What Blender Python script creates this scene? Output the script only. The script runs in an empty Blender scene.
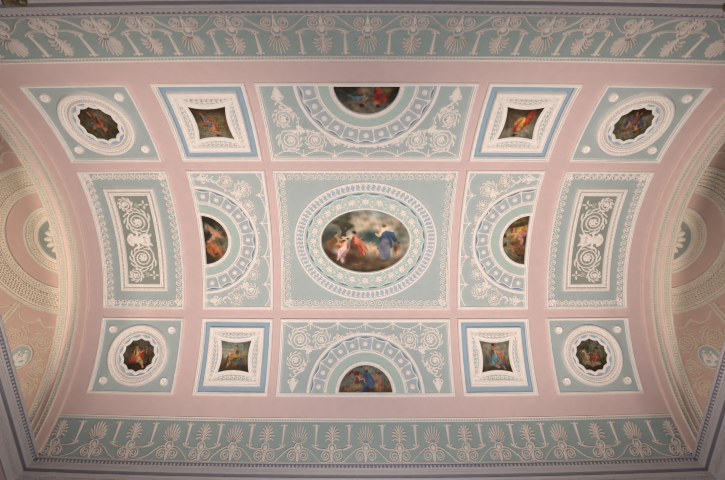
import bpy, math, random
import numpy as np
random.seed(7)
PI = math.pi
ZO = 1.6                      # height of the eye above the floor
R, ZC = 3.4214, 2.7786 + ZO   # radius and axis height of the barrel vault
HALF = 4.86                   # half length of the vault
WALLY = 2.93                  # half width of the room
DX = 5.15                     # axis of each apse dome
SPRING = 3.515                # arc length from crown to the foot of the vault
COL = bpy.context.scene.collection


# ------------------------------------------------------------------ materials
def lin(c):
    return tuple(((x / 255.0) / 12.92) if x / 255.0 <= 0.04045 else (((x / 255.0) + 0.055) / 1.055) ** 2.4 for x in c)


def mat(name, rgb, rough=0.75, var=0.06, bump=0.05, scale=9.0, spec=0.25):
    m = bpy.data.materials.new(name)
    m.use_nodes = True
    nt = m.node_tree
    b = nt.nodes['Principled BSDF']
    b.inputs['Roughness'].default_value = rough
    b.inputs['Specular IOR Level'].default_value = spec
    tc = nt.nodes.new('ShaderNodeTexCoord')
    n = nt.nodes.new('ShaderNodeTexNoise')
    n.inputs['Scale'].default_value = scale
    n.inputs['Detail'].default_value = 5
    nt.links.new(tc.outputs['Object'], n.inputs['Vector'])
    mx = nt.nodes.new('ShaderNodeMix')
    mx.data_type = 'RGBA'
    c = lin(rgb)
    mx.inputs[6].default_value = tuple(max(0, x * (1 - var)) for x in c) + (1,)
    mx.inputs[7].default_value = tuple(min(1, x * (1 + var)) for x in c) + (1,)
    nt.links.new(n.outputs['Fac'], mx.inputs[0])
    nt.links.new(mx.outputs[2], b.inputs['Base Color'])
    if bump:
        n2 = nt.nodes.new('ShaderNodeTexNoise')
        n2.inputs['Scale'].default_value = 60
        nt.links.new(tc.outputs['Object'], n2.inputs['Vector'])
        bp = nt.nodes.new('ShaderNodeBump')
        bp.inputs['Strength'].default_value = bump
        bp.inputs['Distance'].default_value = 0.01
        nt.links.new(n2.outputs['Fac'], bp.inputs['Height'])
        nt.links.new(bp.outputs['Normal'], b.inputs['Normal'])
    return m


M = dict(
    pink=mat('pink_plaster', (220, 195, 192)),
    pink_arch=mat('light_pink_plaster', (230, 204, 196)),
    pink_apse=mat('salmon_plaster', (214, 184, 172)),
    white=mat('white_plaster', (244, 238, 233)),
    relief=mat('white_relief_plaster', (244, 237, 231)),
    cream=mat('cream_plaster', (228, 218, 204)),
    apse_relief=mat('cream_relief', (228, 214, 194)),
    bead=mat('grey_bead_plaster', (198, 194, 184)),
    teal=mat('pale_teal_paint', (183, 194, 194)),
    teal_mid=mat('teal_paint', (176, 188, 188)),
    teal_frieze=mat('frieze_teal_paint', (156, 171, 169)),
    mint=mat('mint_paint', (184, 201, 195)),
    relief_frieze=mat('dimmed_frieze_plaster', (226, 214, 207)),  # relief plaster darkened to paint in the dimmer light along the friezes
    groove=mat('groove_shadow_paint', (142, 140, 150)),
    cove=mat('cove_shade_plaster', (208, 200, 196)),  # greyed to paint in the shade between the roundel's rings
    green=mat('sage_green_paint', (148, 154, 146)),
    blue=mat('sky_blue_paint', (156, 180, 196)),
    line=mat('deep_blue_paint', (116, 142, 170)),
    coffer=mat('coffer_blue_paint', (178, 190, 194)),
    twist=mat('twist_blue_paint', (172, 188, 200)),
    shade=mat('bead_gap_shade_paint', (124, 124, 136)),  # dark ground paints the shade in the gaps between cornice eggs
    cornice=mat('cornice_plaster', (192, 187, 188)),
    wall=mat('wall_pink_paint', (172, 156, 156)),
    lilac=mat('grey_blue_relief', (164, 166, 178)),
    gold=mat('gilt', (88, 64, 36), rough=0.35, var=0.2, spec=0.6),
    floor=mat('oak_floor', (120, 90, 64), rough=0.4, var=0.25, scale=4),
)


def canvas_mat():
    m = bpy.data.materials.new('oil_painted_canvas')
    m.use_nodes = True
    nt = m.node_tree
    b = nt.nodes['Principled BSDF']
    a = nt.nodes.new('ShaderNodeAttribute')
    a.attribute_name = 'Paint'
    nt.links.new(a.outputs['Color'], b.inputs['Base Color'])
    b.inputs['Roughness'].default_value = 0.6
    b.inputs['Specular IOR Level'].default_value = 0.2
    return m


M['canvas'] = canvas_mat()


# ------------------------------------------------------------------ placing on curved surfaces
def bow(x):
    """the plaster vault spreads a little at mid length"""
    return 1 - 2 * (np.asarray(x) / 4.7) ** 2


def vault(x0, s0):
    """flat (u along the vault, v along its arc towards +y, h into the room) -> world"""
    def f(P):
        P = np.asarray(P, float)
        a = (s0 + P[:, 1]) / R * (1 + .0115 * bow(x0 + P[:, 0]))
        r = R - P[:, 2]
        return np.c_[x0 + P[:, 0], r * np.sin(a), ZC + r * np.cos(a)]
    return f


def band(sgn):
    """frieze: u along the vault, v up from the foot of the vault towards the crown"""
    def f(P):
        P = np.asarray(P, float)
        a = sgn * (SPRING - P[:, 1]) / R * (1 + .0115 * bow(P[:, 0]))
        r = R - P[:, 2]
        return np.c_[P[:, 0], r * np.sin(a), ZC + r * np.cos(a)]
    return f


def arch(side):
    """arch soffit: u away from the room, v along the arc; the arch bows slightly"""
    def f(P):
        P = np.asarray(P, float)
        a = P[:, 1] / R
        r = R - P[:, 2]
        lean = 0.045 - 0.085 * (a / 1.03) ** 2
        return np.c_[side * (P[:, 0] - lean), r * np.sin(a), ZC + r * np.cos(a)]
    return f


def dome(side):
    """apse dome: u azimuth (radians, 0 = along the axis), v polar arc length from the pole"""
    def f(P):
        P = np.asarray(P, float)
        a = P[:, 1] / R
        r = R - P[:, 2]
        return np.c_[side * (DX + r * np.sin(a) * np.cos(P[:, 0])), r * np.sin(a) * np.sin(P[:, 0]), ZC + r * np.cos(a)]
    return f


def dome_local(side, az0, al0):
    """flat patch on the apse dome about (azimuth, polar angle) in degrees; u tangential, v towards the pole"""
    g = dome(side)
    def f(P):
        P = np.asarray(P, float)
        v = R * math.radians(al0) - P[:, 1]
        u = math.radians(az0) + P[:, 0] / (R * np.sin(np.maximum(v, 0.02) / R))
        return g(np.c_[u, v, P[:, 2]])
    return f


# ------------------------------------------------------------------ mesh building
def catmull(pts, n=8, closed=False):
    p = np.asarray(pts, float)
    k = len(p)
    out = []
    rng = range(k) if closed else range(k - 1)
    for i in rng:
        if closed:
            a, b, c, d = p[(i - 1) % k], p[i], p[(i + 1) % k], p[(i + 2) % k]
        else:
            a, b, c, d = p[max(i - 1, 0)], p[i], p[i + 1], p[min(i + 2, k - 1)]
        for t in np.linspace(0, 1, n, endpoint=False):
            out.append(0.5 * ((2 * b) + (-a + c) * t + (2 * a - 5 * b + 4 * c - d) * t * t + (-a + 3 * b - 3 * c + d) * t ** 3))
    if not closed:
        out.append(p[-1])
    return np.array(out)


def normals(p, closed):
    n = len(p)
    if closed:
        e = np.roll(p, -1, 0) - p
    else:
        e = np.vstack([p[1:] - p[:-1], p[-1:] - p[-2:-1]])
    L = np.linalg.norm(e, axis=1, keepdims=True)
    e = e / np.maximum(L, 1e-9)
    m = np.c_[-e[:, 1], e[:, 0]]
    prev = np.roll(m, 1, 0)
    if not closed:
        prev[0] = m[0]
        m[-1] = prev[-1]
    d = 1 + (prev * m).sum(1, keepdims=True)
    return (prev + m) / np.maximum(d, 0.35)


class MB:
    def __init__(self, T=None):
        self.v, self.f, self.n, self.T, self.crisp = [], [], 0, T, False

    def add(self, P, faces, T=None):
        P = np.asarray(P, float)
        T = T or self.T
        self.v.append(T(P) if T else P)
        self.f += [[i + self.n for i in q] for q in faces]
        self.n += len(P)

    def sweep(self, path, prof, closed=False, T=None, width=None):
        self.crisp = True
        self._sweep(path, prof, closed, T, width)

    def _sweep(self, path, prof, closed=False, T=None, width=None):
        """prof: (offset to the left of the path, height) pairs; width: one factor per point"""
        p = np.asarray(path, float)
        nn = normals(p, closed)
        k, m = len(p), len(prof)
        w = np.ones(k) if width is None else np.asarray(width, float)
        P = np.zeros((k, m, 3))
        for j, (o, h) in enumerate(prof):
            P[:, j, :2] = p + nn * (o * w)[:, None]
            P[:, j, 2] = h if width is None else h * np.minimum(1, 0.35 + 0.65 * w)
        F = []
        for i in range(k if closed else k - 1):
            i2 = (i + 1) % k
            for j in range(m - 1):
                F.append((i * m + j, i2 * m + j, i2 * m + j + 1, i * m + j + 1))
        self.add(P.reshape(-1, 3), F, T)

    def strip(self, path, w, h, h0=0.0, closed=False, T=None, width=None):
        h = h * 1.5
        self._sweep(path, [(-w, h0), (-.62 * w, h0 + .75 * h), (0, h0 + h), (.62 * w, h0 + .75 * h), (w, h0)], closed, T, width)

    def leaf(self, pts, w, h, h0=0.0, T=None, tip=0.65, n=5):
        """lens or club shaped leaf along a curve, widest at fraction tip"""
        p = catmull(pts, n)
        t = np.linspace(0, 1, len(p))
        ww = np.where(t < tip, 0.3 + 0.7 * np.sin(PI / 2 * t / tip), np.sqrt(np.maximum(0.02, 1 - ((t - tip) / (1 - tip)) ** 2)))
        self.strip(p, w, h, h0, False, T, ww)

    def rect(self, x0, y0, x1, y1, prof, T=None, step=0.12):
        """mitred frame moulding, offsets measured inwards from the rectangle"""
        c = [(x0, y0), (x1, y0), (x1, y1), (x0, y1)]
        p = []
        for a, b in zip(c, c[1:] + c[:1]):
            k = max(1, int(math.hypot(b[0] - a[0], b[1] - a[1]) / step))
            for i in range(k):
                p.append((a[0] + (b[0] - a[0]) * i / k, a[1] + (b[1] - a[1]) * i / k))
        self.sweep(p, prof, True, T)

    def sheet(self, x0, y0, x1, y1, h, T=None, step=0.1):
        nx = max(1, int(abs(x1 - x0) / step)); ny = max(1, int(abs(y1 - y0) / step))
        xs = np.linspace(x0, x1, nx + 1); ys = np.linspace(y0, y1, ny + 1)
        X, Y = np.meshgrid(xs, ys)
        P = np.c_[X.ravel(), Y.ravel(), np.full(X.size, h)]
        F = [(j * (nx + 1) + i, j * (nx + 1) + i + 1, (j + 1) * (nx + 1) + i + 1, (j + 1) * (nx + 1) + i) for j in range(ny) for i in range(nx)]
        self.add(P, F, T)

    def fill(self, path, h, c=None, rings=3, T=None, dome=0.0):
        p = np.asarray(path, float)
        c = p.mean(0) if c is None else np.asarray(c, float)
        k = len(p)
        P = [np.r_[c, h + dome]]
        F = []
        for r in range(1, rings + 1):
            t = r / rings
            for q in p:
                P.append(np.r_[c + (q - c) * t, h + dome * (1 - t * t)])
        for i in range(k):
            F.append((0, 1 + i, 1 + (i + 1) % k))
            for r in range(rings - 1):
                a = 1 + r * k
                F.append((a + i, a + k + i, a + k + (i + 1) % k, a + (i + 1) % k))
        self.add(np.array(P), F, T)

    def button(self, x, y, prof, n=14, sx=1.0, sy=1.0, T=None):
        P, F = [], []
        m = len(prof)
        for i in range(n):
            a = 2 * PI * i / n
            for (r, h) in prof:
                P.append((x + r * sx * math.cos(a), y + r * sy * math.sin(a), h))
        for i in range(n):
            i2 = (i + 1) % n
            for j in range(m - 1):
                F.append((i * m + j, i2 * m + j, i2 * m + j + 1, i * m + j + 1))
        if prof[-1][0] > 1e-6:
            F.append([i * m + m - 1 for i in range(n)])
        self.add(P, F, T)

    def beads(self, pts, r, h0=0.0, T=None, n=6):
        for (x, y) in pts:
            self.button(x, y, [(r, h0), (.75 * r, h0 + .65 * r), (.3 * r, h0 + .9 * r)], n, T=T)

    def bead_rope(self, path, r, h0=0.0, T=None, pitch=None, closed=False):
        """a course of touching beads as one continuous string"""
        p = np.asarray(path, float)
        if closed:
            p = np.vstack([p, p[:1]])
        L = np.r_[0, np.cumsum(np.linalg.norm(np.diff(p, axis=0), axis=1))]
        pitch = pitch or 2.1 * r
        k = max(2, int(L[-1] / pitch))
        t = np.linspace(0, L[-1], k * 4 + 1)
        q = np.c_[np.interp(t, L, p[:, 0]), np.interp(t, L, p[:, 1])]
        w = .3 + .7 * np.abs(np.sin(PI * np.arange(k * 4 + 1) / 4))
        self.strip(q, r, r * .95, h0, False, T, w)

    def flower(self, x, y, r, petals=8, h0=0.0, T=None, a0=0.0):
        for k in range(petals):
            a = a0 + 2 * PI * k / petals
            self.leaf([(x + .25 * r * math.cos(a), y + .25 * r * math.sin(a)), (x + .6 * r * math.cos(a), y + .6 * r * math.sin(a)), (x + r * math.cos(a), y + r * math.sin(a))],
                      1.9 * r / petals, .3 * r, h0, T, .6, 3)
        self.button(x, y, [(.34 * r, h0), (.26 * r, h0 + .4 * r), (.1 * r, h0 + .5 * r)], 8, T=T)

    def build(self, name, material, parent=None, smooth=True):
        V = np.vstack(self.v)
        root = parent
        while root is not None and root.parent is not None:
            root = root.parent
        loc = np.array(root.location) if root is not None else V.mean(0)
        me = bpy.data.meshes.new(name)
        me.from_pydata((V - loc).tolist(), [], self.f)
        me.materials.append(material)
        if smooth:
            me.polygons.foreach_set('use_smooth', [True] * len(me.polygons))
        me.update()
        if smooth and self.crisp:
            me.set_sharp_from_angle(angle=math.radians(38))
        o = bpy.data.objects.new(name, me)
        COL.objects.link(o)
        if parent is not None:
            o.parent = parent
        else:
            o.location = loc
        return o


def tag(o, label=None, cat=None, group=None, kind=None):
    for k, v in (('label', label), ('category', cat), ('group', group), ('kind', kind)):
        if v:
            o[k] = v
    return o


def thing(name, loc, label, cat, group=None, kind=None):
    o = bpy.data.objects.new(name, None)
    o.empty_display_size = 0.1
    o.location = loc
    COL.objects.link(o)
    return tag(o, label, cat, group, kind)


def arc(cx, cy, rx, ry, a0, a1, n):
    t = np.radians(np.linspace(a0, a1, n))
    return np.c_[cx + rx * np.cos(t), cy + ry * np.sin(t)]


def ring(cx, cy, rx, ry, n=96):
    t = np.linspace(0, 2 * PI, n, endpoint=False)
    return np.c_[cx + rx * np.cos(t), cy + ry * np.sin(t)]


def spiral(cx, cy, r0, r1, a0, turns, d=1, n=28):
    """from the rim (r0, angle a0 in degrees) winding in to r1"""
    t = np.linspace(0, 1, n)
    a = math.radians(a0) + d * 2 * PI * turns * t
    r = r0 + (r1 - r0) * t ** 0.8
    return np.c_[cx + r * np.cos(a), cy + r * np.sin(a)]


def scroll(mb, cx, cy, r, a0, d, lead=None, turns=2.0, w=None, h=0.013, h0=0.0, T=None, leaves=7):
    """acanthus scroll: lead-in stem, winding stem with leaf sprigs outside it, flower in the eye"""
    w = w or max(.009, r * 0.075)
    sp = spiral(cx, cy, r * .86, r * .26, a0, turns, d)
    if lead is not None:
        ld = catmull(list(lead) + [tuple(sp[0])], 6)
        path = np.vstack([ld[:-1], sp])
    else:
        path = sp
    mb.strip(path, w, h, h0, T=T)
    for k in range(leaves):
        a = math.radians(a0) + d * 2 * PI * (0.06 + 0.85 * k / leaves)
        rr = r * (.86 - .22 * k / leaves)
        p0 = (cx + rr * math.cos(a), cy + rr * math.sin(a))
        b = a + d * .32
        p1 = (cx + (rr + .13 * r) * math.cos(b), cy + (rr + .13 * r) * math.sin(b))
        b = a + d * .62
        p2 = (cx + (rr + .2 * r) * math.cos(b), cy + (rr + .2 * r) * math.sin(b))
        mb.leaf([p0, p1, p2], w * 1.15, h * .9, h0, T, .6, 3)
    mb.flower(cx, cy, r * .27, 6, h0, T)


FRAME = [(0, -.02), (0, .03), (.012, .044), (.03, .044), (.034, .028), (.048, .026), (.052, .008), (.064, -.012)]


def scaled(prof, k, dh=0.0):
    return [(o * k, h + dh) for o, h in prof]


# ------------------------------------------------------------------ paintings
class Paint:
    """a little painter: colours evaluated at points (X right, Y up, roughly -1..1)"""
    def __init__(self, X, Y, seed):
        self.X, self.Y = X, Y
        self.C = np.zeros((len(X), 3))
        rs = np.random.RandomState(seed)
        n = np.zeros(len(X))
        for k in range(22):
            fx, fy = rs.normal(0, 7, 2)
            n += np.sin(fx * X + fy * Y + rs.uniform(0, 6.28)) / 5
        self.noise = n
        m = np.zeros(len(X))
        for k in range(30):
            fx, fy = rs.normal(0, 22, 2)
            m += np.sin(fx * X + fy * Y + rs.uniform(0, 6.28)) / 6
        self.fine = m
        q = np.zeros(len(X)); q2 = np.zeros(len(X))
        for k in range(26):
            fx, fy = rs.normal(0, 16, 2)
            q += np.sin(fx * X + fy * Y + rs.uniform(0, 6.28)) / 5
            q2 += np.sin(fx * Y - fy * X + rs.uniform(0, 6.28)) / 5
        self.warp = (q, q2)
        self.X = X + .013 * q
        self.Y = Y + .013 * q2

    def mix(self, mask, rgb):
        mask = np.clip(mask, 0, 1)[:, None]
        self.C = self.C * (1 - mask) + np.array(rgb, float) * mask

    def sky(self, top, low, y0=-1, y1=1):
        t = np.clip((self.Y - y0) / (y1 - y0) + .08 * self.noise, 0, 1)[:, None]
        self.C = np.array(low, float) * (1 - t) + np.array(top, float) * t

    def blob(self, x, y, rx, ry, rgb, soft=.3, a=1.0, rot=0, wob=.18):
        c, s = math.cos(rot), math.sin(rot)
        dx, dy = self.X - x, self.Y - y
        d = np.sqrt(((c * dx + s * dy) / rx) ** 2 + ((-s * dx + c * dy) / ry) ** 2) + wob * self.noise
        self.mix((1 + soft - d) / (2 * soft) * a, rgb)

    def limb(self, pts, r0, r1, rgb, a=1.0, soft=.22):
        p = np.asarray(pts, float)
        best = np.full(len(self.X), 9.0)
        for i in range(len(p) - 1):
            e = p[i + 1] - p[i]
            t = np.clip(((self.X - p[i][0]) * e[0] + (self.Y - p[i][1]) * e[1]) / max(1e-9, e @ e), 0, 1)
            rr = r0 + (r1 - r0) * (i + t) / (len(p) - 1)
            d = np.hypot(self.X - p[i][0] - t * e[0], self.Y - p[i][1] - t * e[1]) / rr
            best = np.minimum(best, d)
        self.mix((1 + soft - best) / (2 * soft) * a, rgb)

    def person(self, x, y, s, skin, robe, robe2, seat=True, d=1, hair=(60, 40, 28)):
        """seated or standing figure whose head is at (x, y + s)"""
        dk = tuple(c * .45 for c in robe)
        if seat:
            self.limb([(x, y + .35 * s), (x + d * .5 * s, y + .12 * s), (x + d * .62 * s, y - .42 * s)], .26 * s, .16 * s, dk)
            self.limb([(x, y + .38 * s), (x + d * .45 * s, y + .2 * s), (x + d * .55 * s, y - .34 * s)], .2 * s, .11 * s, robe)
            self.limb([(x + d * .56 * s, y - .36 * s), (x + d * .66 * s, y - .6 * s)], .07 * s, .05 * s, skin)
            self.limb([(x - d * .06 * s, y + .2 * s), (x + d * .2 * s, y - .15 * s)], .22 * s, .12 * s, robe2, .9)
        else:
            self.limb([(x, y + .3 * s), (x - d * .1 * s, y - .3 * s), (x - d * .06 * s, y - .8 * s)], .2 * s, .28 * s, dk)
            self.limb([(x + d * .03 * s, y + .3 * s), (x, y - .3 * s), (x + d * .06 * s, y - .75 * s)], .16 * s, .2 * s, robe)
            self.limb([(x - d * .12 * s, y + .7 * s), (x - d * .3 * s, y + .25 * s), (x - d * .34 * s, y - .2 * s)], .1 * s, .14 * s, robe2, .95)
        for k in range(5):
            o = (k - 2) * .07 * s
            cc = tuple(min(255, c * (1.35 if k % 2 else .55)) for c in robe)
            self.limb([(x + o, y + .28 * s), (x + d * (.3 * s) + o * .6, y + (.1 if seat else -.1) * s - abs(o) * .5), (x + d * (.5 if seat else .05) * s + o * .5, y - (.34 if seat else .66) * s)], max(.014, .03 * s), max(.012, .018 * s), cc, .5)
        self.limb([(x, y + .72 * s), (x + d * .02 * s, y + .35 * s)], .17 * s, .16 * s, skin)
        self.limb([(x - d * .1 * s, y + .62 * s), (x - d * .08 * s, y + .36 * s)], .12 * s, .15 * s, robe2, .85)
        self.limb([(x + d * .1 * s, y + .68 * s), (x + d * .32 * s, y + .5 * s), (x + d * .52 * s, y + .62 * s)], .065 * s, .045 * s, skin)
        self.limb([(x - d * .1 * s, y + .66 * s), (x - d * .08 * s, y + .3 * s)], .05 * s, .06 * s, tuple(c * .5 for c in skin), .6)
        self.blob(x + d * .02 * s, y + .98 * s, .11 * s, .14 * s, skin, .3, 1, 0, .05)
        self.blob(x - d * .03 * s, y + 1.05 * s, .12 * s, .1 * s, hair, .35, 1, 0, .05)

    def cherub(self, x, y, s, skin=(196, 140, 96), d=1):
        self.limb([(x - .02 * s, y + .2 * s), (x - d * .12 * s, y - .2 * s), (x - d * .1 * s, y - .55 * s)], .14 * s, .07 * s, skin)
        self.limb([(x + .02 * s, y + .2 * s), (x + d * .14 * s, y - .15 * s), (x + d * .22 * s, y - .5 * s)], .14 * s, .07 * s, skin)
        self.limb([(x, y + .5 * s), (x, y + .15 * s)], .16 * s, .19 * s, skin)
        self.limb([(x + d * .08 * s, y + .5 * s), (x + d * .36 * s, y + .5 * s), (x + d * .5 * s, y + .66 * s)], .07 * s, .05 * s, skin)
        self.blob(x, y + .82 * s, .15 * s, .16 * s, skin, .3, 1, 0, .05)
        self.blob(x - d * .02 * s, y + .92 * s, .15 * s, .09 * s, (96, 60, 34), .35, 1, 0, .05)

    def tree(self, x, y, h, d=1, leaf=(66, 62, 40)):
        self.limb([(x, y), (x + .04 * d, y + .45 * h), (x - .05 * d, y + .75 * h)], .06, .035, (62, 46, 32))
        self.limb([(x + .03 * d, y + .4 * h), (x + .2 * d, y + .62 * h)], .035, .02, (62, 46, 32))
        for (dx, dy, r) in ((-.2, .85, .2), (.0, 1.0, .2), (.2, .7, .16), (-.06, .72, .15), (.3, .66, .11), (-.32, .8, .12)):
            self.blob(x + dx * d * h, y + dy * h, r * h * 1.3, r * h * .6, leaf, .5, .85, 0, .3)

    def finish(self, gain=1.2):
        c = self.C * .72 + self.C.mean(1, keepdims=True) * .14 + np.array((72., 58., 42.)) * .14
        edge = np.clip(1.12 - .26 * (self.X ** 2 + self.Y ** 2), .76, 1.08)
        c = c * ((1 + .15 * self.fine + .09 * self.noise) * edge)[:, None] * gain
        c = np.clip(c, 2, 250) / 255
        return np.where(c <= .04045, c / 12.92, ((c + .055) / 1.055) ** 2.4)


def canvas(name, T, boundary, centre, artist, orient, scale, label, seed, h=0.004, nr=54, group=None, gain=1.0):
    """boundary: closed outline in panel coordinates; orient maps panel offsets to picture (X, Y)"""
    b = np.asarray(boundary, float)
    c = np.asarray(centre, float)
    k = len(b)
    P = [c]
    for r in range(1, nr + 1):
        P += list(c + (b - c) * (r / nr) ** .8)
    P = np.array(P)
    F = []
    for i in range(k):
        F.append((0, 1 + i, 1 + (i + 1) % k))
        for r in range(nr - 1):
            a = 1 + r * k
            F.append((a + i, a + k + i, a + k + (i + 1) % k, a + (i + 1) % k))
    mb = MB(T)
    mb.add(np.c_[P, np.full(len(P), h)], F)
    o = mb.build(name, M['canvas'])
    q = (P - c) @ np.array(orient, float).T / scale
    pt = Paint(q[:, 0], q[:, 1], seed)
    artist(pt)
    col = np.c_[pt.finish(gain), np.ones(len(P))]
    at = o.data.color_attributes.new('Paint', 'FLOAT_COLOR', 'POINT')
    at.data.foreach_set('color', col.ravel())
    return tag(o, label, 'painting', group)


def art_oval(p):
    p.sky((122, 140, 138), (196, 184, 160), -.05, .7)
    p.blob(-.05, .42, .28, .22, (186, 160, 130), .6, .8); p.blob(.5, .42, .5, .16, (180, 154, 128), .6, .7)
    p.blob(.3, .25, .3, .1, (176, 150, 120), .6, .6); p.blob(.75, .12, .4, .12, (108, 116, 100), .6, .9)
    p.blob(-.85, .12, .34, .26, (58, 68, 52), .5, .9); p.blob(.12, .08, .2, .18, (44, 76, 74), .5, .9)
    p.blob(-.1, .0, .16, .14, (50, 72, 66), .5, .9); p.blob(.3, .0, .14, .1, (50, 80, 76), .5, .8)
    p.blob(0, -.78, 1.2, .56, (58, 42, 24), .35, 1); p.blob(-.5, -.35, .55, .28, (72, 48, 26), .4)
    p.blob(.5, -.5, .4, .08, (110, 84, 44), .6, .7); p.blob(0, -.6, .5, .06, (104, 78, 40), .6, .7)
    p.blob(0, -1.0, 1.2, .3, (34, 24, 14), .4, .8)
    p.tree(-.52, -.02, .56, 1, (72, 68, 44))
    sk = (206, 160, 122)
    p.person(-.66, -.13, .31, (196, 146, 106), (160, 84, 44), (122, 78, 44), True, 1)
    p.limb([(-.72, .02), (-.84, -.02), (-.82, -.14)], .05, .04, (140, 84, 44))
    p.person(-.44, -.25, .3, sk, (206, 164, 158), (186, 120, 120), True, -1)
    p.limb([(-.42, .0), (-.52, .1), (-.38, .12)], .025, .02, sk)
    p.blob(-.64, -.22, .12, .07, (210, 168, 162), .5, .9); p.blob(-.52, -.42, .06, .09, (210, 166, 164), .4, .9)
    p.blob(-.2, -.24, .16, .1, (130, 100, 44), .5, .9)
    p.person(-.24, -.12, .32, (188, 120, 80), (166, 66, 40), (150, 54, 36), True, 1)
    p.limb([(-.2, .0), (-.05, -.06), (.02, -.24)], .06, .035, (178, 96, 64))
    p.blob(-.1, -.3, .05, .05, (160, 50, 36), .5, .8); p.blob(-.34, -.38, .12, .08, (70, 34, 24), .5, .8)
    p.cherub(.12, -.17, .17, (196, 136, 96), 1); p.cherub(.28, -.31, .15, (188, 130, 90), -1); p.blob(.34, -.36, .1, .07, (110, 66, 36), .5, .8)
    p.person(.42, -.05, .38, (210, 164, 130), (100, 106, 116), (36, 66, 98), False, -1)
    p.limb([(.47, .18), (.56, .22), (.64, .3)], .028, .02, (204, 156, 120))
    p.limb([(.48, .2), (.6, .16), (.66, .04)], .06, .045, (38, 66, 98)); p.limb([(.46, .14), (.4, .06)], .09, .08, (40, 66, 96))
    p.limb([(.44, -.02), (.46, -.3)], .09, .12, (92, 98, 110), .9); p.blob(.42, .36, .04, .05, (110, 80, 50), .4)
    p.cherub(.74, -.2, .2, (190, 130, 90), -1); p.blob(.66, -.2, .07, .12, (70, 46, 28), .5, .8)
    p.blob(-.2, -.52, .12, .04, (140, 100, 60), .5, .7); p.blob(-.1, -.5, .07, .05, (130, 70, 46), .5, .7)


def art_lunette(kind):
    def f(p):
        if kind == 0:      # lower lunette: embracing figures
            p.sky((116, 124, 118), (120, 112, 96), 0, 1)
            p.blob(.1, .85, .5, .2, (134, 128, 112), .6, .7); p.blob(0, -.02, 1.1, .22, (92, 60, 40), .5, 1)
            p.person(-.28, .16, .5, (196, 128, 96), (164, 44, 44), (150, 40, 44), True, 1)
            p.person(.02, .2, .5, (200, 140, 104), (46, 66, 98), (60, 84, 120), True, -1)
            p.limb([(.05, .56), (.2, .4), (.26, .26)], .14, .1, (58, 82, 118)); p.blob(-.3, .2, .2, .1, (150, 130, 64), .5, .9)
            p.limb([(-.3, .65), (-.52, .7), (-.62, .6)], .05, .04, (150, 40, 44)); p.cherub(.5, .28, .42, (170, 104, 72), -1)
            p.blob(-.6, .1, .25, .08, (150, 96, 60), .5, .8); p.blob(.75, .16, .25, .12, (128, 84, 60), .6, .7)
            p.blob(0, .06, .12, .12, (40, 52, 84), .4, .9)
        elif kind == 1:    # upper lunette
            p.sky((140, 128, 112), (52, 62, 56), .1, .95)
            p.blob(.3, .78, .4, .2, (150, 134, 110), .6, .7); p.blob(-.7, .2, .4, .3, (40, 40, 28), .5); p.blob(.75, .2, .35, .2, (48, 56, 50), .5)
            p.blob(0, -.02, 1.1, .18, (34, 26, 18), .5); p.person(-.36, .1, .58, (176, 96, 66), (150, 36, 26), (160, 44, 30), True, 1)
            p.blob(-.42, .36, .2, .22, (160, 40, 28), .4, .95); p.blob(-.62, .16, .14, .12, (150, 116, 60), .5, .8)
            p.person(.12, .06, .58, (180, 118, 84), (110, 80, 60), (70, 52, 40), True, -1); p.limb([(.1, .4), (.36, .42), (.55, .3)], .06, .04, (90, 128, 140), .8)
            p.blob(.05, .14, .22, .1, (140, 112, 84), .5, .8); p.blob(-.12, .2, .07, .25, (70, 90, 70), .5, .7)
        elif kind == 2:    # left lunette
            p.sky((150, 148, 116), (76, 66, 40), .2, .95)
            p.blob(.5, .78, .34, .2, (164, 158, 126), .6, .8); p.blob(-.75, .1, .4, .5, (44, 42, 24), .5); p.blob(0, .0, 1.1, .16, (34, 28, 18), .5)
            p.blob(.0, .66, .3, .12, (80, 88, 56), .6, .8)
            p.person(.55, .2, .62, (186, 100, 56), (160, 84, 40), (170, 92, 48), True, -1); p.limb([(.55, .62), (.3, .4), (.1, .3)], .13, .1, (190, 104, 56))
            p.limb([(-.2, .7), (-.3, .4), (-.55, .16)], .15, .09, (196, 140, 104)); p.limb([(-.3, .45), (-.05, .35), (.1, .12)], .08, .05, (196, 140, 104))
            p.blob(-.22, .82, .09, .09, (130, 80, 50), .3); p.blob(-.5, .12, .16, .08, (190, 170, 140), .5, .7)
        else:              # right lunette
            p.sky((140, 144, 112), (108, 84, 44), .1, .95)
            p.blob(-.2, .9, .5, .2, (150, 152, 124), .6, .8); p.blob(0, -.02, 1.1, .14, (60, 40, 18), .5); p.blob(.6, .25, .4, .24, (110, 84, 40), .5, .8)
            p.person(.18, .16, .66, (206, 150, 84), (196, 140, 56), (196, 110, 110), True, 1); p.blob(.12, .4, .22, .16, (206, 160, 70), .4, .9)
            p.person(-.22, .14, .64, (176, 110, 70), (110, 66, 34), (120, 84, 50), True, -1); p.blob(-.2, .36, .16, .18, (126, 76, 40), .4, .9)
            p.limb([(.2, .36), (.05, .2), (-.1, .15)], .1, .06, (210, 140, 130)); p.limb([(.55, .7), (.62, .2)], .06, .08, (80, 56, 28)); p.limb([(.3, .6), (.7, .62)], .04, .05, (120, 78, 36))
    return f


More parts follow.
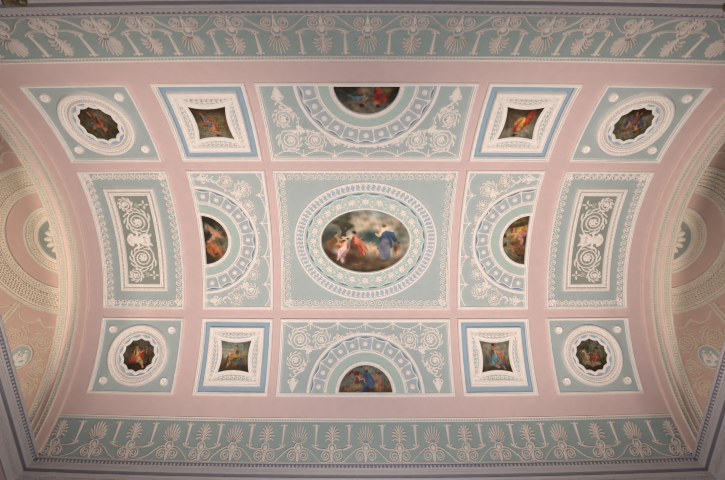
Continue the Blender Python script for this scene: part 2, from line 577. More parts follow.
def art_round(kind):
    def f(p):
        sky = [((88, 84, 58), (70, 56, 32)), ((80, 72, 50), (120, 110, 84)), ((100, 100, 80), (72, 58, 36)), ((104, 104, 84), (66, 60, 40))][kind]
        p.sky(sky[0], sky[1], -.6, .8)
        p.blob(0, -.9, 1.0, .45, (52, 36, 20), .4); p.blob(-.5 + .3 * (kind % 2), .5, .4, .35, (62, 58, 34), .5, .8)
        if kind == 0:
            p.blob(-.3, -.5, .6, .4, (120, 104, 76), .5, .8); p.person(-.2, -.25, .7, (180, 110, 70), (150, 56, 32), (96, 92, 84), True, 1)
            p.blob(-.05, -.1, .22, .3, (158, 66, 38), .4, .9); p.person(.35, -.2, .55, (170, 106, 66), (90, 72, 50), (60, 70, 84), True, -1)
        elif kind == 1:
            p.blob(.1, .65, .6, .3, (126, 118, 92), .5, .9); p.person(-.3, -.3, .7, (190, 116, 68), (140, 80, 44), (60, 76, 104), True, 1)
            p.person(.3, -.3, .65, (180, 110, 68), (150, 66, 36), (70, 84, 110), True, -1); p.blob(0, -.1, .16, .14, (60, 76, 104), .4, .9)
        elif kind == 2:
            p.blob(.5, -.1, .4, .4, (76, 64, 36), .5, .9); p.person(-.15, -.25, .8, (196, 128, 84), (190, 46, 38), (190, 150, 80), True, 1)
            p.blob(-.35, -.25, .2, .22, (176, 40, 34), .4, .9); p.limb([(.0, -.2), (.25, -.45)], .14, .1, (200, 170, 90))
            p.person(.5, .0, .55, (150, 96, 60), (84, 60, 36), (96, 60, 40), False, -1)
        else:
            p.blob(.35, .5, .35, .3, (120, 124, 106), .5, .8); p.blob(-.2, .3, .35, .2, (60, 76, 46), .5, .9)
            p.person(-.45, -.3, .66, (196, 136, 92), (150, 120, 84), (96, 96, 90), True, 1); p.person(.35, -.3, .68, (180, 100, 66), (150, 70, 44), (110, 60, 40), True, -1)
            p.limb([(-.5, -.4), (0, -.55), (.4, -.5)], .16, .1, (150, 130, 104), .8)
    return f


def art_square(kind):
    def f(p):
        g = [((150, 142, 112), (96, 74, 44)), ((150, 140, 112), (110, 88, 56)), ((136, 146, 128), (112, 92, 56)), ((158, 148, 122), (120, 100, 66))][kind]
        p.sky(g[0], g[1], -.7, .6)
        p.blob(.1, -.85, 1.2, .3, (70, 52, 30), .4)
        if kind == 0:
            p.blob(-.6, .2, .5, .4, (120, 96, 54), .5, .8); p.blob(.5, -.5, .5, .3, (90, 68, 38), .5); p.person(-.1, -.1, .85, (196, 116, 66), (96, 106, 128), (160, 88, 52), True, 1)
            p.limb([(.2, -.1), (.7, .1)], .12, .08, (180, 100, 56))
        elif kind == 1:
            p.blob(.6, -.3, .5, .5, (90, 74, 50), .5, .8); p.blob(-.2, .7, .7, .35, (150, 146, 130), .5, .8); p.person(.1, -.2, .9, (196, 120, 60), (190, 64, 34), (210, 150, 60), True, -1)
            p.limb([(.1, .3), (-.35, -.3), (-.5, -.65)], .26, .2, (188, 60, 34)); p.limb([(0, .35), (-.15, -.25)], .12, .1, (214, 160, 66))
        elif kind == 2:
            p.blob(-.5, .2, .4, .3, (196, 184, 152), .5, .9); p.blob(-.4, -.5, .5, .3, (100, 70, 36), .4); p.person(.05, -.2, .8, (208, 150, 106), (196, 130, 76), (66, 80, 56), True, -1, (130, 60, 36))
            p.blob(.5, -.35, .24, .26, (84, 80, 72), .25, 1, 0, .02); p.limb([(.0, .0), (.4, .0), (.7, .2)], .1, .07, (170, 128, 60))
        else:
            p.blob(-.6, -.3, .3, .3, (70, 84, 80), .5, .8); p.person(-.1, -.25, .95, (200, 136, 96), (86, 140, 156), (60, 70, 76), True, 1)
            p.limb([(.1, .1), (.4, -.05), (.5, -.35)], .14, .1, (190, 84, 52)); p.limb([(-.05, .0), (-.1, -.5), (.1, -.65)], .2, .12, (96, 150, 164)); p.limb([(.1, -.4), (.1, -.6)], .1, .08, (170, 70, 44))
    return f


# ------------------------------------------------------------------ the setting: vault, arches, apses
CX = {'C': (-1.4566, 1.4566)}
COLS = [(-4.522, -3.122), (-2.809, -1.5865), (-1.4566, 1.4566), (1.5865, 2.809), (3.122, 4.522)]
ROWS = [(1.3594, 2.5992), (-1.2087, 1.2087), (-2.5992, -1.3594)]


def grid_lines(edges, lo, hi, step):
    base = sorted(set([lo, hi] + edges))
    out = []
    for a, b in zip(base[:-1], base[1:]):
        k = max(1, int((b - a) / step))
        out += [a + (b - a) * i / k for i in range(k)]
    return out + [hi]


mb = MB(vault(0, 0))
xs = grid_lines([e for c in COLS for e in c], -5.0, 5.0, .2)
ss = grid_lines([e for c in ROWS for e in c], -2.95, 2.95, .09)
P = [(x, s, 0) for s in ss for x in xs]
F = []
for j in range(len(ss) - 1):
    for i in range(len(xs) - 1):
        xm, sm = (xs[i] + xs[i + 1]) / 2, (ss[j] + ss[j + 1]) / 2
        if any(a < xm < b for a, b in COLS) and any(a < sm < b for a, b in ROWS):
            continue
        q = j * len(xs) + i
        F.append((q, q + 1, q + len(xs) + 1, q + len(xs)))
mb.add(P, F)
tag(mb.build('ceiling', M['pink']), 'pink barrel vault between the coffered panels', None, None, 'structure')

for side, wd in ((-1, 'left'), (1, 'right')):
    T = arch(side)
    vv = np.linspace(-3.43, 3.43, 97)
    line = lambda u: np.c_[np.full(97, u), vv]
    a = thing('trim_arch', (side * 5.05, 0, ZC + R), 'pink arch ring with two pale bead bands at the %s end of the vault' % wd, None, None, 'structure')
    mb = MB(T)
    mb.sweep(line(4.84), [(.02, -.03), (.02, .02), (.012, .034), (0, .04), (-.02, .036), (-.05, .034), (-.13, .034), (-.24, .034), (-.32, .034), (-.49, .034), (-.49, -.25)])
    mb.build('arch_soffit', M['pink_arch'], a)
    for u0, u1 in ((4.972, 5.082), (5.155, 5.3)):
        m2, m3, m4 = MB(T), MB(T), MB(T)
        for e, sg in ((u0, 1), (u1, -1)):
            m2.strip(line(e + sg * .014), .016, .022, .034)
        m2.build('fillet', M['cream'], a)
        m3.sweep(line((u0 + u1) / 2), [(-(u1 - u0) / 2 + .02, .040), ((u1 - u0) / 2 - .02, .040)])
        m3.build('bead_ground', M['bead'], a)
        um = (u0 + u1) / 2
        hw = (u1 - u0) / 2 - .034
        for dv in (-.5, .5):
            m4.bead_rope(line(um + dv * hw * 1.1), hw * .5, .040, pitch=.045)
        m4.build('bead_course', M['cream'], a)

    # apse dome
    D = dome(side)
    g = lambda d: math.radians(d) * R
    al = np.radians(np.linspace(0, 62, 60)) * R
    def azlim(al0):
        return math.acos(min(.97, .11 / (R * math.sin(math.radians(al0)))))

    def aring(mb, al0, prof):
        z_ = azlim(max(al0, 4.5))
        p = np.c_[np.linspace(-z_, z_, 80), np.full(80, math.radians(al0) * R)]
        mb.sweep(p, prof)

    mb = MB(D)
    azs = np.linspace(-1, 1, 80)
    al = al + g(2.6)
    P = [(az * azlim(math.degrees(v / R)) * 1.004, v, 0) for v in al for az in azs]
    F = [(j * 80 + i, j * 80 + i + 1, (j + 1) * 80 + i + 1, (j + 1) * 80 + i) for j in range(59) for i in range(79)]
    mb.add(P, F)
    tag(mb.build('ceiling_apse', M['pink_apse']), 'salmon pink half dome over the %s apse' % wd, None, None, 'structure')

    rs = thing('dome_rosette', D(np.array([[0, g(3), .02]]))[0], 'white petalled rosette on a green half disc in the %s apse dome' % wd, 'rosette', None, 'thing')
    mb = MB(D); aring(mb, 4.6, [(-g(2.2), .006), (0, .006), (g(1.9), .006)]); mb.build('green_ground', M['green'], rs)
    for k in range(5):
        az = math.radians(-54 + 27 * k + 4)
        lf = MB(dome_local(side, math.degrees(az), 3.2))
        lf.leaf([(0, g(.8)), (0, g(.1)), (0, -g(1.5))], .046, .035, .008, tip=.7)
        lf.build('petal', M['cream'], rs)
    mb = MB(D); aring(mb, 6.5, [(-.02, .006), (-.012, .03), (.012, .03), (.02, .012)]); mb.build('rim', M['cream'], rs)

    ir = thing('dome_ring', D(np.array([[0, g(8.3), .02]]))[0], 'narrow cream ring of leaf relief around the green rosette of the %s dome' % wd, 'ring moulding', None, 'thing')
    mb = MB(D); aring(mb, 8.3, [(-g(1.6), .012), (0, .016), (g(1.3), .012)]); mb.build('ground', M['cream'], ir)
    mb = MB(D); aring(mb, 9.75, [(-.03, .012), (-.02, .035), (0, .04), (.02, .03), (.03, 0)]); mb.build('outer_fillet', M['cream'], ir)
    mb = MB()
    for k in range(34):
        if abs(-92 + 184 * k / 33) > math.degrees(azlim(8)) - 3:
            continue
        T2 = dome_local(side, -92 + 184 * k / 33, 8.2)
        mb.strip(spiral(0, .01, .05, .012, -90, 1.1, 1, 12), .009, .014, .014, T=T2)
        mb.leaf([(.0, -.05), (.03, -.02), (.045, .03)], .012, .014, .014, T=T2)
    mb.build('leaf_relief', M['apse_relief'], ir)

    orr = thing('dome_ring', D(np.array([[0, g(18), .02]]))[0], 'broad cream ring of pierced scales and beads in the %s apse dome' % wd, 'ring moulding', None, 'thing')
    mb = MB(D)
    aring(mb, 18.2, [(-g(4.0), 0), (-g(3.9), .03), (-g(3.5), .035), (-g(3.3), .018), (-g(2.3), .016), (-g(2.2), .028), (-g(1.9), .028), (-g(1.8), .012), (g(2.6), .012), (g(2.7), .03), (g(3.1), .034), (g(3.3), .018), (g(3.6), .03), (g(3.75), 0)])
    mb.build('ground', M['cream'], orr)
    mb = MB()
    for row, (ald, n) in enumerate(((16.9, 62), (17.9, 64), (18.9, 68), (19.9, 72))):
        for k in range(n):
            if abs(-92 + 184 * (k + .5 * (row % 2)) / n) > math.degrees(azlim(ald)) - 1:
                continue
            T2 = dome_local(side, -92 + 184 * (k + .5 * (row % 2)) / n, ald)
            mb.strip([(-.034, .018), (-.03, -.008), (0, -.022), (.03, -.008), (.034, .018)], .007, .016, .012, T=T2)
    mb.build('scale_relief', M['apse_relief'], orr)
    mb = MB()
    for k in range(58):
        if abs(-92 + 184 * k / 57) > math.degrees(azlim(15.4)) - 1:
            continue
        T2 = dome_local(side, -92 + 184 * k / 57, 15.4)
        mb.leaf([(-.02, -.025), (.0, 0), (.018, .028)], .012, .014, .017, T=T2)
    mb.build('leaf_course', M['apse_relief'], orr)
    mb = MB()
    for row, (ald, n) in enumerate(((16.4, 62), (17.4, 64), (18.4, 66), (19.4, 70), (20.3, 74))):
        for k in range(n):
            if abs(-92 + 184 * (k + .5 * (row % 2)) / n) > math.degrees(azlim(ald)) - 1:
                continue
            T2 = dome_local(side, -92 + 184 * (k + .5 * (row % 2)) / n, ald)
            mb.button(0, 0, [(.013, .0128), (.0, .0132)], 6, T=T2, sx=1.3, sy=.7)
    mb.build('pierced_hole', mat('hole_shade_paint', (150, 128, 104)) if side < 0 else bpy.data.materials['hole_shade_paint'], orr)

    for az in (-54, -18, 18, 54):
        sp = thing('dome_rib', D(np.array([[math.radians(az), g(30), .02]]))[0],
                   'cream radial rib, %s, in the %s apse dome' % ({-54: 'lowest of the four', -18: 'lower middle of the four', 18: 'upper middle of the four', 54: 'uppermost of the four'}[az], wd), 'rib', None, 'thing')
        mb = MB(D)
        for dz in (-1.2, 1.2):
            mb.strip([(math.radians(az + dz * 24 / a_), g(a_)) for a_ in np.linspace(22, 52, 24)], .014, .02, 0)
        mb.build('fillet', M['cream'], sp)
    for az in (-72, -36, 72):
        nm = {-72: 'lowest panel', -36: 'second panel from below', 72: 'top panel'}[az]
        ap = thing('scroll_relief', D(np.array([[math.radians(az), g(33), .01]]))[0], 'pale scroll and garland relief on the %s of the %s apse dome' % (nm, wd), 'plaster relief', None, 'thing')
        for sg in (-1, 1):
            for (a_, daz, r, a0, d_, tn) in ((30.3, 7.6, .2, 90, 1, 2.3), (36.6, 9.6, .14, 60, 1, 2.0), (41.8, 8.2, .17, 90, -1, 2.0)):
                m2 = MB(dome_local(side, az + sg * daz, a_))
                T0 = m2.T
                m2.T = (lambda T0, sg: (lambda P: T0(np.asarray(P, float) * np.array([sg, 1, 1]))))(T0, sg)
                scroll(m2, 0, 0, r, a0, d_, lead=[(-.1, r * 1.1)], turns=tn, w=.012, h=.014)
                m2.build('scroll', M['apse_relief'], ap)
            m2 = MB(dome_local(side, az, 25.5))
            m2.strip(catmull([(sg * .02, .06), (sg * .14, -.02), (sg * .28, .0), (sg * .36, .1)], 6), .016, .014)
            m2.build('garland', M['apse_relief'], ap)
        m2 = MB(dome_local(side, az, 24.2)); m2.button(0, 0, [(.04, 0), (.036, .02), (.02, .024)]); m2.flower(0, 0, .04, 6, .01); m2.build('boss', M['apse_relief'], ap)
        m2 = MB(dome_local(side, az, 44))
        for sg in (-1, 1):
            m2.leaf([(0, -.16), (sg * .06, -.02), (sg * .03, .14)], .02, .015)
            m2.leaf([(0, -.05), (sg * .12, .06), (sg * .2, .02)], .02, .015)
        m2.leaf([(0, -.2), (0, 0), (0, .2)], .02, .015)
        m2.build('acanthus_spray', M['apse_relief'], ap)
        T3 = dome_local(side, az, 34.9)
        md = thing('cameo_medallion', T3(np.array([[0, 0, .01]]))[0], 'green cameo medallion with white figures, %s of the %s apse dome' % (nm, wd), 'medallion', None, 'thing')
        mb = MB(T3); mb.fill(ring(0, 0, .15, .175, 40), .012, (0, 0), 3); mb.build('ground', M['teal_mid'], md)
        mb = MB(T3); mb.sweep(ring(0, 0, .165, .19, 40), [(-.02, 0), (-.012, .03), (.008, .03), (.018, .01)], True); mb.build('rim', M['cream'], md)
        mb = MB(T3)
        for fx, fy, sg in ((-.05, .0, 1), (.06, -.04, -1)):
            mb.leaf([(fx, fy + .085), (fx - sg * .012, fy + .03), (fx - sg * .006, fy - .04)], .034, .024, .012, tip=.55)
            mb.leaf([(fx - sg * .01, fy - .02), (fx + sg * .05, fy - .035), (fx + sg * .045, fy - .10)], .026, .022, .012, tip=.35)
            mb.leaf([(fx, fy + .06), (fx + sg * .04, fy + .035), (fx + sg * .075, fy + .06)], .013, .018, .012)
            mb.leaf([(fx - sg * .03, fy + .02), (fx - sg * .05, fy - .04), (fx - sg * .03, fy - .10)], .02, .016, .012)
            mb.button(fx + sg * .006, fy + .108, [(.022, .012), (.018, .03), (.006, .034)], 10)
        mb.leaf([(-.115, -.07), (-.04, -.115), (.06, -.13)], .03, .014, .012, tip=.4)
        mb.build('cameo_figures', M['relief'], md)
    # green foot band of the dome
    fb = thing('trim_apse_band', D(np.array([[0, g(52), .0]]))[0], 'narrow green band with pale fillet at the foot of the %s apse dome' % wd, None, None, 'structure')
    mb = MB(D); aring(mb, 53, [(-g(2.6), .006), (g(8), .006)]); mb.build('ground', M['green'], fb)
    mb = MB(D); aring(mb, 50.1, [(-.03, 0), (-.02, .03), (.02, .03), (.03, .006)]); mb.build('fillet', M['cream'], fb)


# ------------------------------------------------------------------ panels
def panel(name, ci, ri, label, kind):
    (x0, x1), (s0, s1) = COLS[ci], ROWS[ri]
    xc, sc = (x0 + x1) / 2, (s0 + s1) / 2
    T = vault(xc, sc)
    t = thing(name, T(np.array([[0, 0, 0]]))[0], label, 'ceiling panel', kind, 'thing')
    return t, T, (x1 - x0) / 2, (s1 - s0) / 2


def wave_border(T, hx, hy, inset, pitch, amp, root, h0):
    """running wave scroll round a rectangle with a rosette in each corner"""
    mb = MB(T)
    ax, ay = hx - inset, hy - inset
    for (ox, oy, ux, uy, L) in ((-ax, -ay, 1, 0, 2 * ax), (ax, -ay, 0, 1, 2 * ay), (ax, ay, -1, 0, 2 * ax), (-ax, ay, 0, -1, 2 * ay)):
        nx, ny = -uy, ux
        k = int((L - pitch * 1.2) / pitch)
        st = (L - pitch * 1.2) / k
        W = lambda a, b: (ox + ux * a + nx * b, oy + uy * a + ny * b)
        for i in range(k):
            c = pitch * .6 + st * (i + .5)
            sp = spiral(0, 0, amp * .54, amp * .14, 180, 1.3, -1, 18)
            path = [tuple(q) for q in catmull([(-st * .8, -amp * .56), (-st * .62, -amp * .5), (-amp * .56, -amp * .2), tuple(sp[0])], 4)[:-1]] + [tuple(q) for q in sp]
            mb.strip([W(c + a, b) for a, b in path], amp * .085, .02, h0)
        mb.strip([W(0, -amp * .62), W(L * .25, -amp * .62), W(L * .5, -amp * .62), W(L * .75, -amp * .62), W(L, -amp * .62)], .006, .01, h0)
    for sx in (-1, 1):
        for sy in (-1, 1):
            mb.flower(sx * ax, sy * ay, amp * .62, 6, h0)
            mb.strip([(sx * (ax - amp * .7), sy * (ay - amp * .2)), (sx * (ax - amp * .2), sy * (ay - amp * .7))], .02, .014, h0)
    return mb.build('wave_scroll_border', M['relief'], root)


H0 = -.012      # height of the sunk fields


def oval_panel():
    t, T, hx, hy = panel('oval_coffer', 2, 1, 'pale teal panel with large oval painting, at the crown in the middle of the vault', None)
    mb = MB(T); mb.sheet(-hx, -hy, hx, hy, H0); mb.build('field', M['teal'], t)
    mb = MB(T); mb.rect(-hx, -hy, hx, hy, scaled(FRAME, .85)); mb.build('frame', M['white'], t)
    wave_border(T, hx, hy, .12, .12, .105, t, H0)
    E = lambda rx, ry, n=144: ring(0, 0, rx, ry, n)[::-1]
    cy = -.018
    def eb(nm, material, a, b, prof):
        m_ = MB(T); m_.sweep([(x, y + cy) for x, y in ring(0, 0, a, b, 144)], prof, True); return m_.build(nm, material, t)
    eb('outer_oval_moulding', M['white'], 1.19, 1.0, [(-.024, H0), (-.018, .024), (-.004, .034), (.008, .034), (.018, .02), (.026, .002)])
    eb('twist_ground', M['twist'], 1.115, .93, [(-.062, .002), (.062, .002)])
    mb = MB(T)
    n = 84
    for k in range(n):
        a = 2 * PI * k / n
        def pt(r_off, da):
            return ((1.115 + r_off) * math.cos(a + da), cy + (.93 + r_off) * math.sin(a + da))
        mb.strip(catmull([pt(-.04, -.022), pt(-.03, .012), pt(.0, .0), pt(.03, -.012), pt(.04, .022)], 4), .012, .014, .002)
    mb.build('twist_relief', M['relief'], t)
    eb('inner_oval_moulding', M['white'], 1.045, .866, [(-.022, .0), (-.014, .024), (.004, .03), (.014, .016), (.02, .0)])
    eb('star_ground', M['mint'], .89, .70, [(-.15, .004), (.13, .002)])
    n = 24
    mb = MB(T); m2 = MB(T)
    for k in range(n):
        a0 = 2 * PI * (k + .5) / n
        p = []
        for d in np.linspace(-.46, .46, 9):
            a = a0 + d * 2 * PI / n
            dip = .026 * (1 - (d / .46) ** 2)
            p.append(((1.0 + .0) * math.cos(a) * (1 - dip * .2), cy + .82 * math.sin(a) * (1 - dip * .2)))
        t_ = np.linspace(0, 1, 9)
        mb.strip(p, .0135, .004, .006, width=np.sin(PI * np.clip(t_, .06, .94)))
        q = [(x * (1 - .02 * math.sin(PI * i / 8) - .012), cy + (y - cy) * (1 - .02 * math.sin(PI * i / 8) - .012)) for i, (x, y) in enumerate(p)]
        m2.strip(q, .008, .012, .003)
    mb.build('blue_crescents', M['line'], t)
    m2.build('scallop_line', M['white'], t)
    lat = MB(T)
    for k in range(n):
        a = 2 * PI * k / n
        P_ = lambda fr, da: ((.765 + .235 * fr) * math.cos(a + da * 2 * PI / n), cy + (.56 + .25 * fr) * math.sin(a + da * 2 * PI / n))
        lat.strip(catmull([P_(.06, -.5), P_(.3, -.36), P_(.5, 0), P_(.7, .36), P_(.92, .5)], 4), .0055, .01, .003)
        lat.strip(catmull([P_(.92, -.5), P_(.7, -.36), P_(.5, 0), P_(.3, .36), P_(.06, .5)], 4), .0055, .01, .003)
        for fr, da in ((.5, .5),):
            x, y = P_(fr, da)
            lat.flower(x, y, .024, 4, .003)
        st = MB(T)
        x, y = P_(.5, 0)
        st.flower(x, y, .066, 8, .008, a0=a)
        st.button(x, y, [(.034, .006), (.028, .024), (.01, .03)], 12)
        st.build('star_flower', M['relief'], t)
    lat.build('lattice_relief', M['relief'], t)
    eb('painting_frame', M['white'], .766, .56, [(-.022, .002), (-.014, .03), (.006, .036), (.016, .022), (.022, .004)])
    canvas('oval_painting', T, [(x, y - .026) for x, y in ring(0, 0, .752, .546, 220)], (0, -.026), art_oval, ((1, 0), (0, 1)), .75,
           'large oval pastoral painting with a figure in blue and reclining nymphs, at the crown', 3, .006, 84, gain=1.12)


def lunette_panel(ci, ri, label, plabel, kind, name):
    """panel with a half round painting against its outer edge.  p: up from that edge towards the crown, q: along it"""
    t, T, hx, hy = panel(name, ci, ri, label, 'half-round painting panels')
    row = ri != 1
    if row:
        sg = 1 if ri == 0 else -1
        W = lambda p, q: (q, sg * (hy - p))
        hp, hq, k = 2 * hy, hx, 1.0
    else:
        sg = -1 if ci == 1 else 1
        W = lambda p, q: (sg * (hx - p), q)
        hp, hq, k = 2 * hx, hy, .975
    mb = MB(T); mb.sheet(-hx, -hy, hx, hy, H0); mb.build('field', M['teal_mid'] if row else M['teal'], t)
    mb = MB(T); mb.rect(-hx, -hy, hx, hy, FRAME); mb.build('frame', M['white'], t)
    b0 = .052                                    # where the half circles start
    def half(r, n=64):
        return [W(b0 + r * math.sin(a), r * math.cos(a)) for a in np.linspace(0, PI, n)]
    def hb(nm, material, r0, r1, h, hin=None, hout=None):
        m_ = MB(T)
        A, B = half(r0 * k), half(r1 * k)
        n = len(A)
        P = [(x, y, h if hin is None else hin) for x, y in A] + [(x, y, h if hout is None else hout) for x, y in B]
        m_.add(P, [(i, i + 1, n + i + 1, n + i) for i in range(n - 1)])
        return m_.build(nm, material, t)
    def hm(nm, material, r, w, h, h0=H0):
        m_ = MB(T); m_.sweep(half(r * k), [(-w, h0), (-.75 * w, h0 + .8 * h), (-.3 * w, h0 + h), (.3 * w, h0 + h), (.75 * w, h0 + .8 * h), (w, h0)]); return m_.build(nm, material, t)
    hm('outer_arc_moulding', M['white'], .94, .03, .034)
    hb('coffer_ground', M['coffer'], .66, .915, H0 + .004)
    mb = MB(T)
    for j in range(11):
        a0 = PI / 2 + math.radians(16.45) * (j - 5)
        p = [W(b0 + (.893 - .010 * (1 - (d / 7.2) ** 2)) * k * math.sin(a0 + math.radians(d)), (.893 - .010 * (1 - (d / 7.2) ** 2)) * k * math.cos(a0 + math.radians(d))) for d in np.linspace(-7.2, 7.2, 9)]
        mb.strip(p, .009, .004, H0 + .006, width=np.sin(PI * np.linspace(.08, .92, 9)))
    mb.build('blue_crescents', M['line'], t)
    mb = MB(T)
    for j in range(12):
        a0 = PI / 2 + math.radians(16.45) * (j - 5.5)
        rr = np.linspace(.67, .895, 9)
        mb.strip([W(b0 + r * k * math.sin(a0), r * k * math.cos(a0)) for r in rr], .03, .013, H0 + .003, width=.26 + .72 * np.abs(np.linspace(-1, 1, 9)) ** 2.2)
    for r0, amp in ((.872, -.016), (.682, .004)):
        p = []
        for a in np.linspace(math.radians(1), math.radians(179), 133):
            ph = (math.degrees(a) - 90) / 16.45
            r = (r0 + amp * math.cos(2 * PI * ph)) * k
            p.append(W(b0 + r * math.sin(a), r * math.cos(a)))
        mb.strip(p, .010, .012, H0 + .003)
    mb.build('coffer_ribs', M['relief'], t)
    for j in range(11):
        a0 = PI / 2 + math.radians(16.45) * (j - 5)
        x, y = W(b0 + .779 * k * math.sin(a0), .779 * k * math.cos(a0))
        mb = MB(T)
        mb.flower(x, y, .046, 8, H0 + .005)
        mb.button(x, y, [(.04, H0 + .005), (.034, H0 + .024), (.012, H0 + .032)], 14)
        mb.build('coffer_rosette', M['relief'], t)
    hm('inner_arc_moulding', M['white'], .652, .018, .024)
    hb('mint_band', M['mint'], .49, .64, 0, H0 + .012, H0 + .004)
    m_ = MB(T); m_.sweep(half(.468 * k), [(-.034, H0), (-.03, .02), (-.018, .028), (-.010, .016), (.010, .014), (.016, .026), (.026, .026), (.034, .0)]); m_.build('painting_frame', M['white'], t)
    mb = MB(T)
    mb.bead_rope([W(b0 + .468 * k * math.sin(a), .468 * k * math.cos(a)) for a in np.linspace(.03, PI - .03, 90)], .0095, .015)
    mb.build('bead_course', M['relief'], t)
    mb = MB(T); mb.strip([W(.056, q) for q in np.linspace(-.5 * k, .5 * k, 20)], .014, .026, H0); mb.build('base_fillet', M['white'], t)
    # spandrel ornaments, mirrored about q = 0
    if row:
        SC = [((.905, 1.12), .195, -60, 1, [(.74, .99), (.75, 1.09)]), ((.905, .75), .165, 200, -1, [(.74, .93), (.75, .82)]), ((.56, 1.17), .165, 160, 1, [(.37, 1.12), (.42, 1.03)]), ((.945, .465), .07, 160, 1, [(.82, .60)])]
        bird, urn, st = (.735, .965), (.03, 1.2), [(.30, 1.2), (.345, 1.15), (.40, 1.09)]
        nodes, top, sag = [0, .475, .945, 1.385], hp - .075, .085
    else:
        SC = [((.58, 1.02), .115, -90, 1, [(.42, .98)]), ((.83, .88), .145, -100, 1, [(.68, .90)]), ((.87, .60), .115, -60, -1, [(.74, .76), (.72, .70)]), ((.955, .37), .06, 60, -1, [(.93, .48)])]
        bird, urn, st = (.72, .80), (.05, 1.055), [(.26, 1.06), (.34, 1.04), (.42, .98)]
        nodes, top, sag = [.29, .775, 1.14], hp - .15, -.075
    for sq in (-1, 1):
        Q = (lambda sq: lambda p, q: W(p, sq * q))(sq)
        flip = sq * sg * (1 if row else 1)
        for (c, r, a0, d, lead) in SC:
            mb = MB((lambda Q: lambda P: T(np.c_[np.array([Q(b, a) for a, b in np.asarray(P)[:, :2]]), np.asarray(P)[:, 2]]))(Q))
            scroll(mb, c[1], c[0], r, a0, d, lead=[(q, p) for p, q in lead], h=.022, h0=H0, leaves=9 if r > .08 else 4)
            mb.build('scroll', M['relief'], t)
        TQ = (lambda Q: lambda P: T(np.c_[np.array([Q(b, a) for a, b in np.asarray(P)[:, :2]]), np.asarray(P)[:, 2]]))(Q)
        mb = MB(TQ)
        up, uq = urn
        L = .26 if row else .21
        if row:
            prof = [(0, .034), (.06, .034), (.09, .02), (.15, .011), (.2, .011), (.26, .022), (.42, .044), (.6, .062), (.7, .06), (.78, .036), (.84, .024), (.92, .026), (.95, .038), (1, .036)]
        else:
            prof = [(0, .02), (.1, .026), (.16, .012), (.3, .014), (.4, .035), (.6, .05), (.8, .04), (.9, .018), (1, .012)]
        P = np.array([(uq, up + L * a) for a, b in prof])
        mb.strip(P, 1.0, .001, H0, width=None) if False else None
        nn = len(prof)
        V, F = [], []
        for (a, b) in prof:
            for o, hh in ((-1, 0), (-.7, .016), (0, .026), (.7, .016), (1, 0)):
                V.append((uq + o * b, up + L * a, H0 + hh))
        for i in range(nn - 1):
            for j in range(4):
                F.append((i * 5 + j, i * 5 + j + 1, i * 5 + 6 + j, i * 5 + 5 + j))
        mb.add(V, F)
        for s2 in (-1, 1):
            mb.strip(spiral(uq + s2 * .05, up + L * .8, .035, .012, 180 if s2 > 0 else 0, 1.1, -s2, 14), .009, .014, H0)
            mb.leaf([(uq + s2 * .045, up + L * .62), (uq + s2 * .075, up + L * .72), (uq + s2 * .08, up + L * .86)], .01, .014, H0)
        mb.build('urn', M['relief'], t)
        mb = MB(TQ)
        mb.strip(catmull([(q, p) for p, q in st], 5), .011, .014, H0)
        for i, (p, q) in enumerate(st):
            for s2 in (-1, 1):
                mb.leaf([(q, p), (q + s2 * .035, p + .02), (q + s2 * .06, p + .06)], .014, .014, H0)
        vine = [(.46, 1.0), (.6, .965), (.735, .965), (.77, .80), (.80, .62), (.90, .55), (.95, .38), (.99, .2), (1.0, .1)] if row else [(.46, .93), (.58, .85), (.68, .80), (.72, .74), (.80, .46), (.93, .30), (.95, .2)]
        vn = catmull([(q, p) for p, q in vine], 5)
        mb.strip(vn, .008, .013, H0)
        for i in range(1, len(vn) - 2, 2):
            e = vn[i + 1] - vn[i]
            e = e / np.linalg.norm(e)
            sd = 1 if (i // 2) % 2 else -1
            nrm = np.array([-e[1], e[0]]) * sd
            mb.leaf([tuple(vn[i]), tuple(vn[i] + e * .02 + nrm * .022), tuple(vn[i] + e * .05 + nrm * .03)], .010, .013, H0, tip=.6, n=3)
        mb.build('leaf_stalk', M['relief'], t)
        mb = MB(TQ)                                # bird with spread wings
        bp, bq = bird
        mb.leaf([(bq - .06, bp - .03), (bq, bp), (bq + .06, bp + .035)], .036, .024, H0, tip=.5)
        for (dq, dp) in ((-.07, .05), (-.02, .08), (.05, -.06), (.0, -.075)):
            mb.leaf([(bq, bp), (bq + dq * .6, bp + dp * .7), (bq + dq, bp + dp)], .02, .018, H0)
        mb.button(bq + .07, bp + .045, [(.02, H0), (.016, H0 + .018), (.006, H0 + .022)], 8)
        mb.build('bird', M['relief'], t)
        prev = nodes[0]
        if not row and sq > 0:
            spans = [(-nodes[0], nodes[0])] + list(zip(nodes[:-1], nodes[1:]))
        else:
            spans = list(zip(nodes[:-1], nodes[1:]))
        for (qa, qb) in spans:
            mb = MB(TQ)
            qs = np.linspace(qa, qb, 24)
            mb.bead_rope([(q, top - sag * (1 - ((2 * (q - qa) / (qb - qa)) - 1) ** 2)) for q in qs], .016, H0)
            mb.build('bead_garland', M['relief'], t)
        for i, q in enumerate(nodes[:-1]):
            if q == 0 and sq < 0:
                continue
            mb = MB(TQ)
            mb.strip([(q, top + .012), (q, top - .03), (q, top - .07), (q, top - .115)] if row else [(q, top + .1), (q, top + .05), (q, top), (q, top - .05)], .012, .016, H0)
            mb.flower(q, top, .026, 6, H0)
            mb.leaf([(q - .04, top + .005), (q, top - .012), (q + .04, top + .005)], .012, .014, H0, tip=.5)
            mb.build('garland_post', M['relief'], t)
        mb = MB(TQ)                                # little leaf sprigs over the crown of the arc
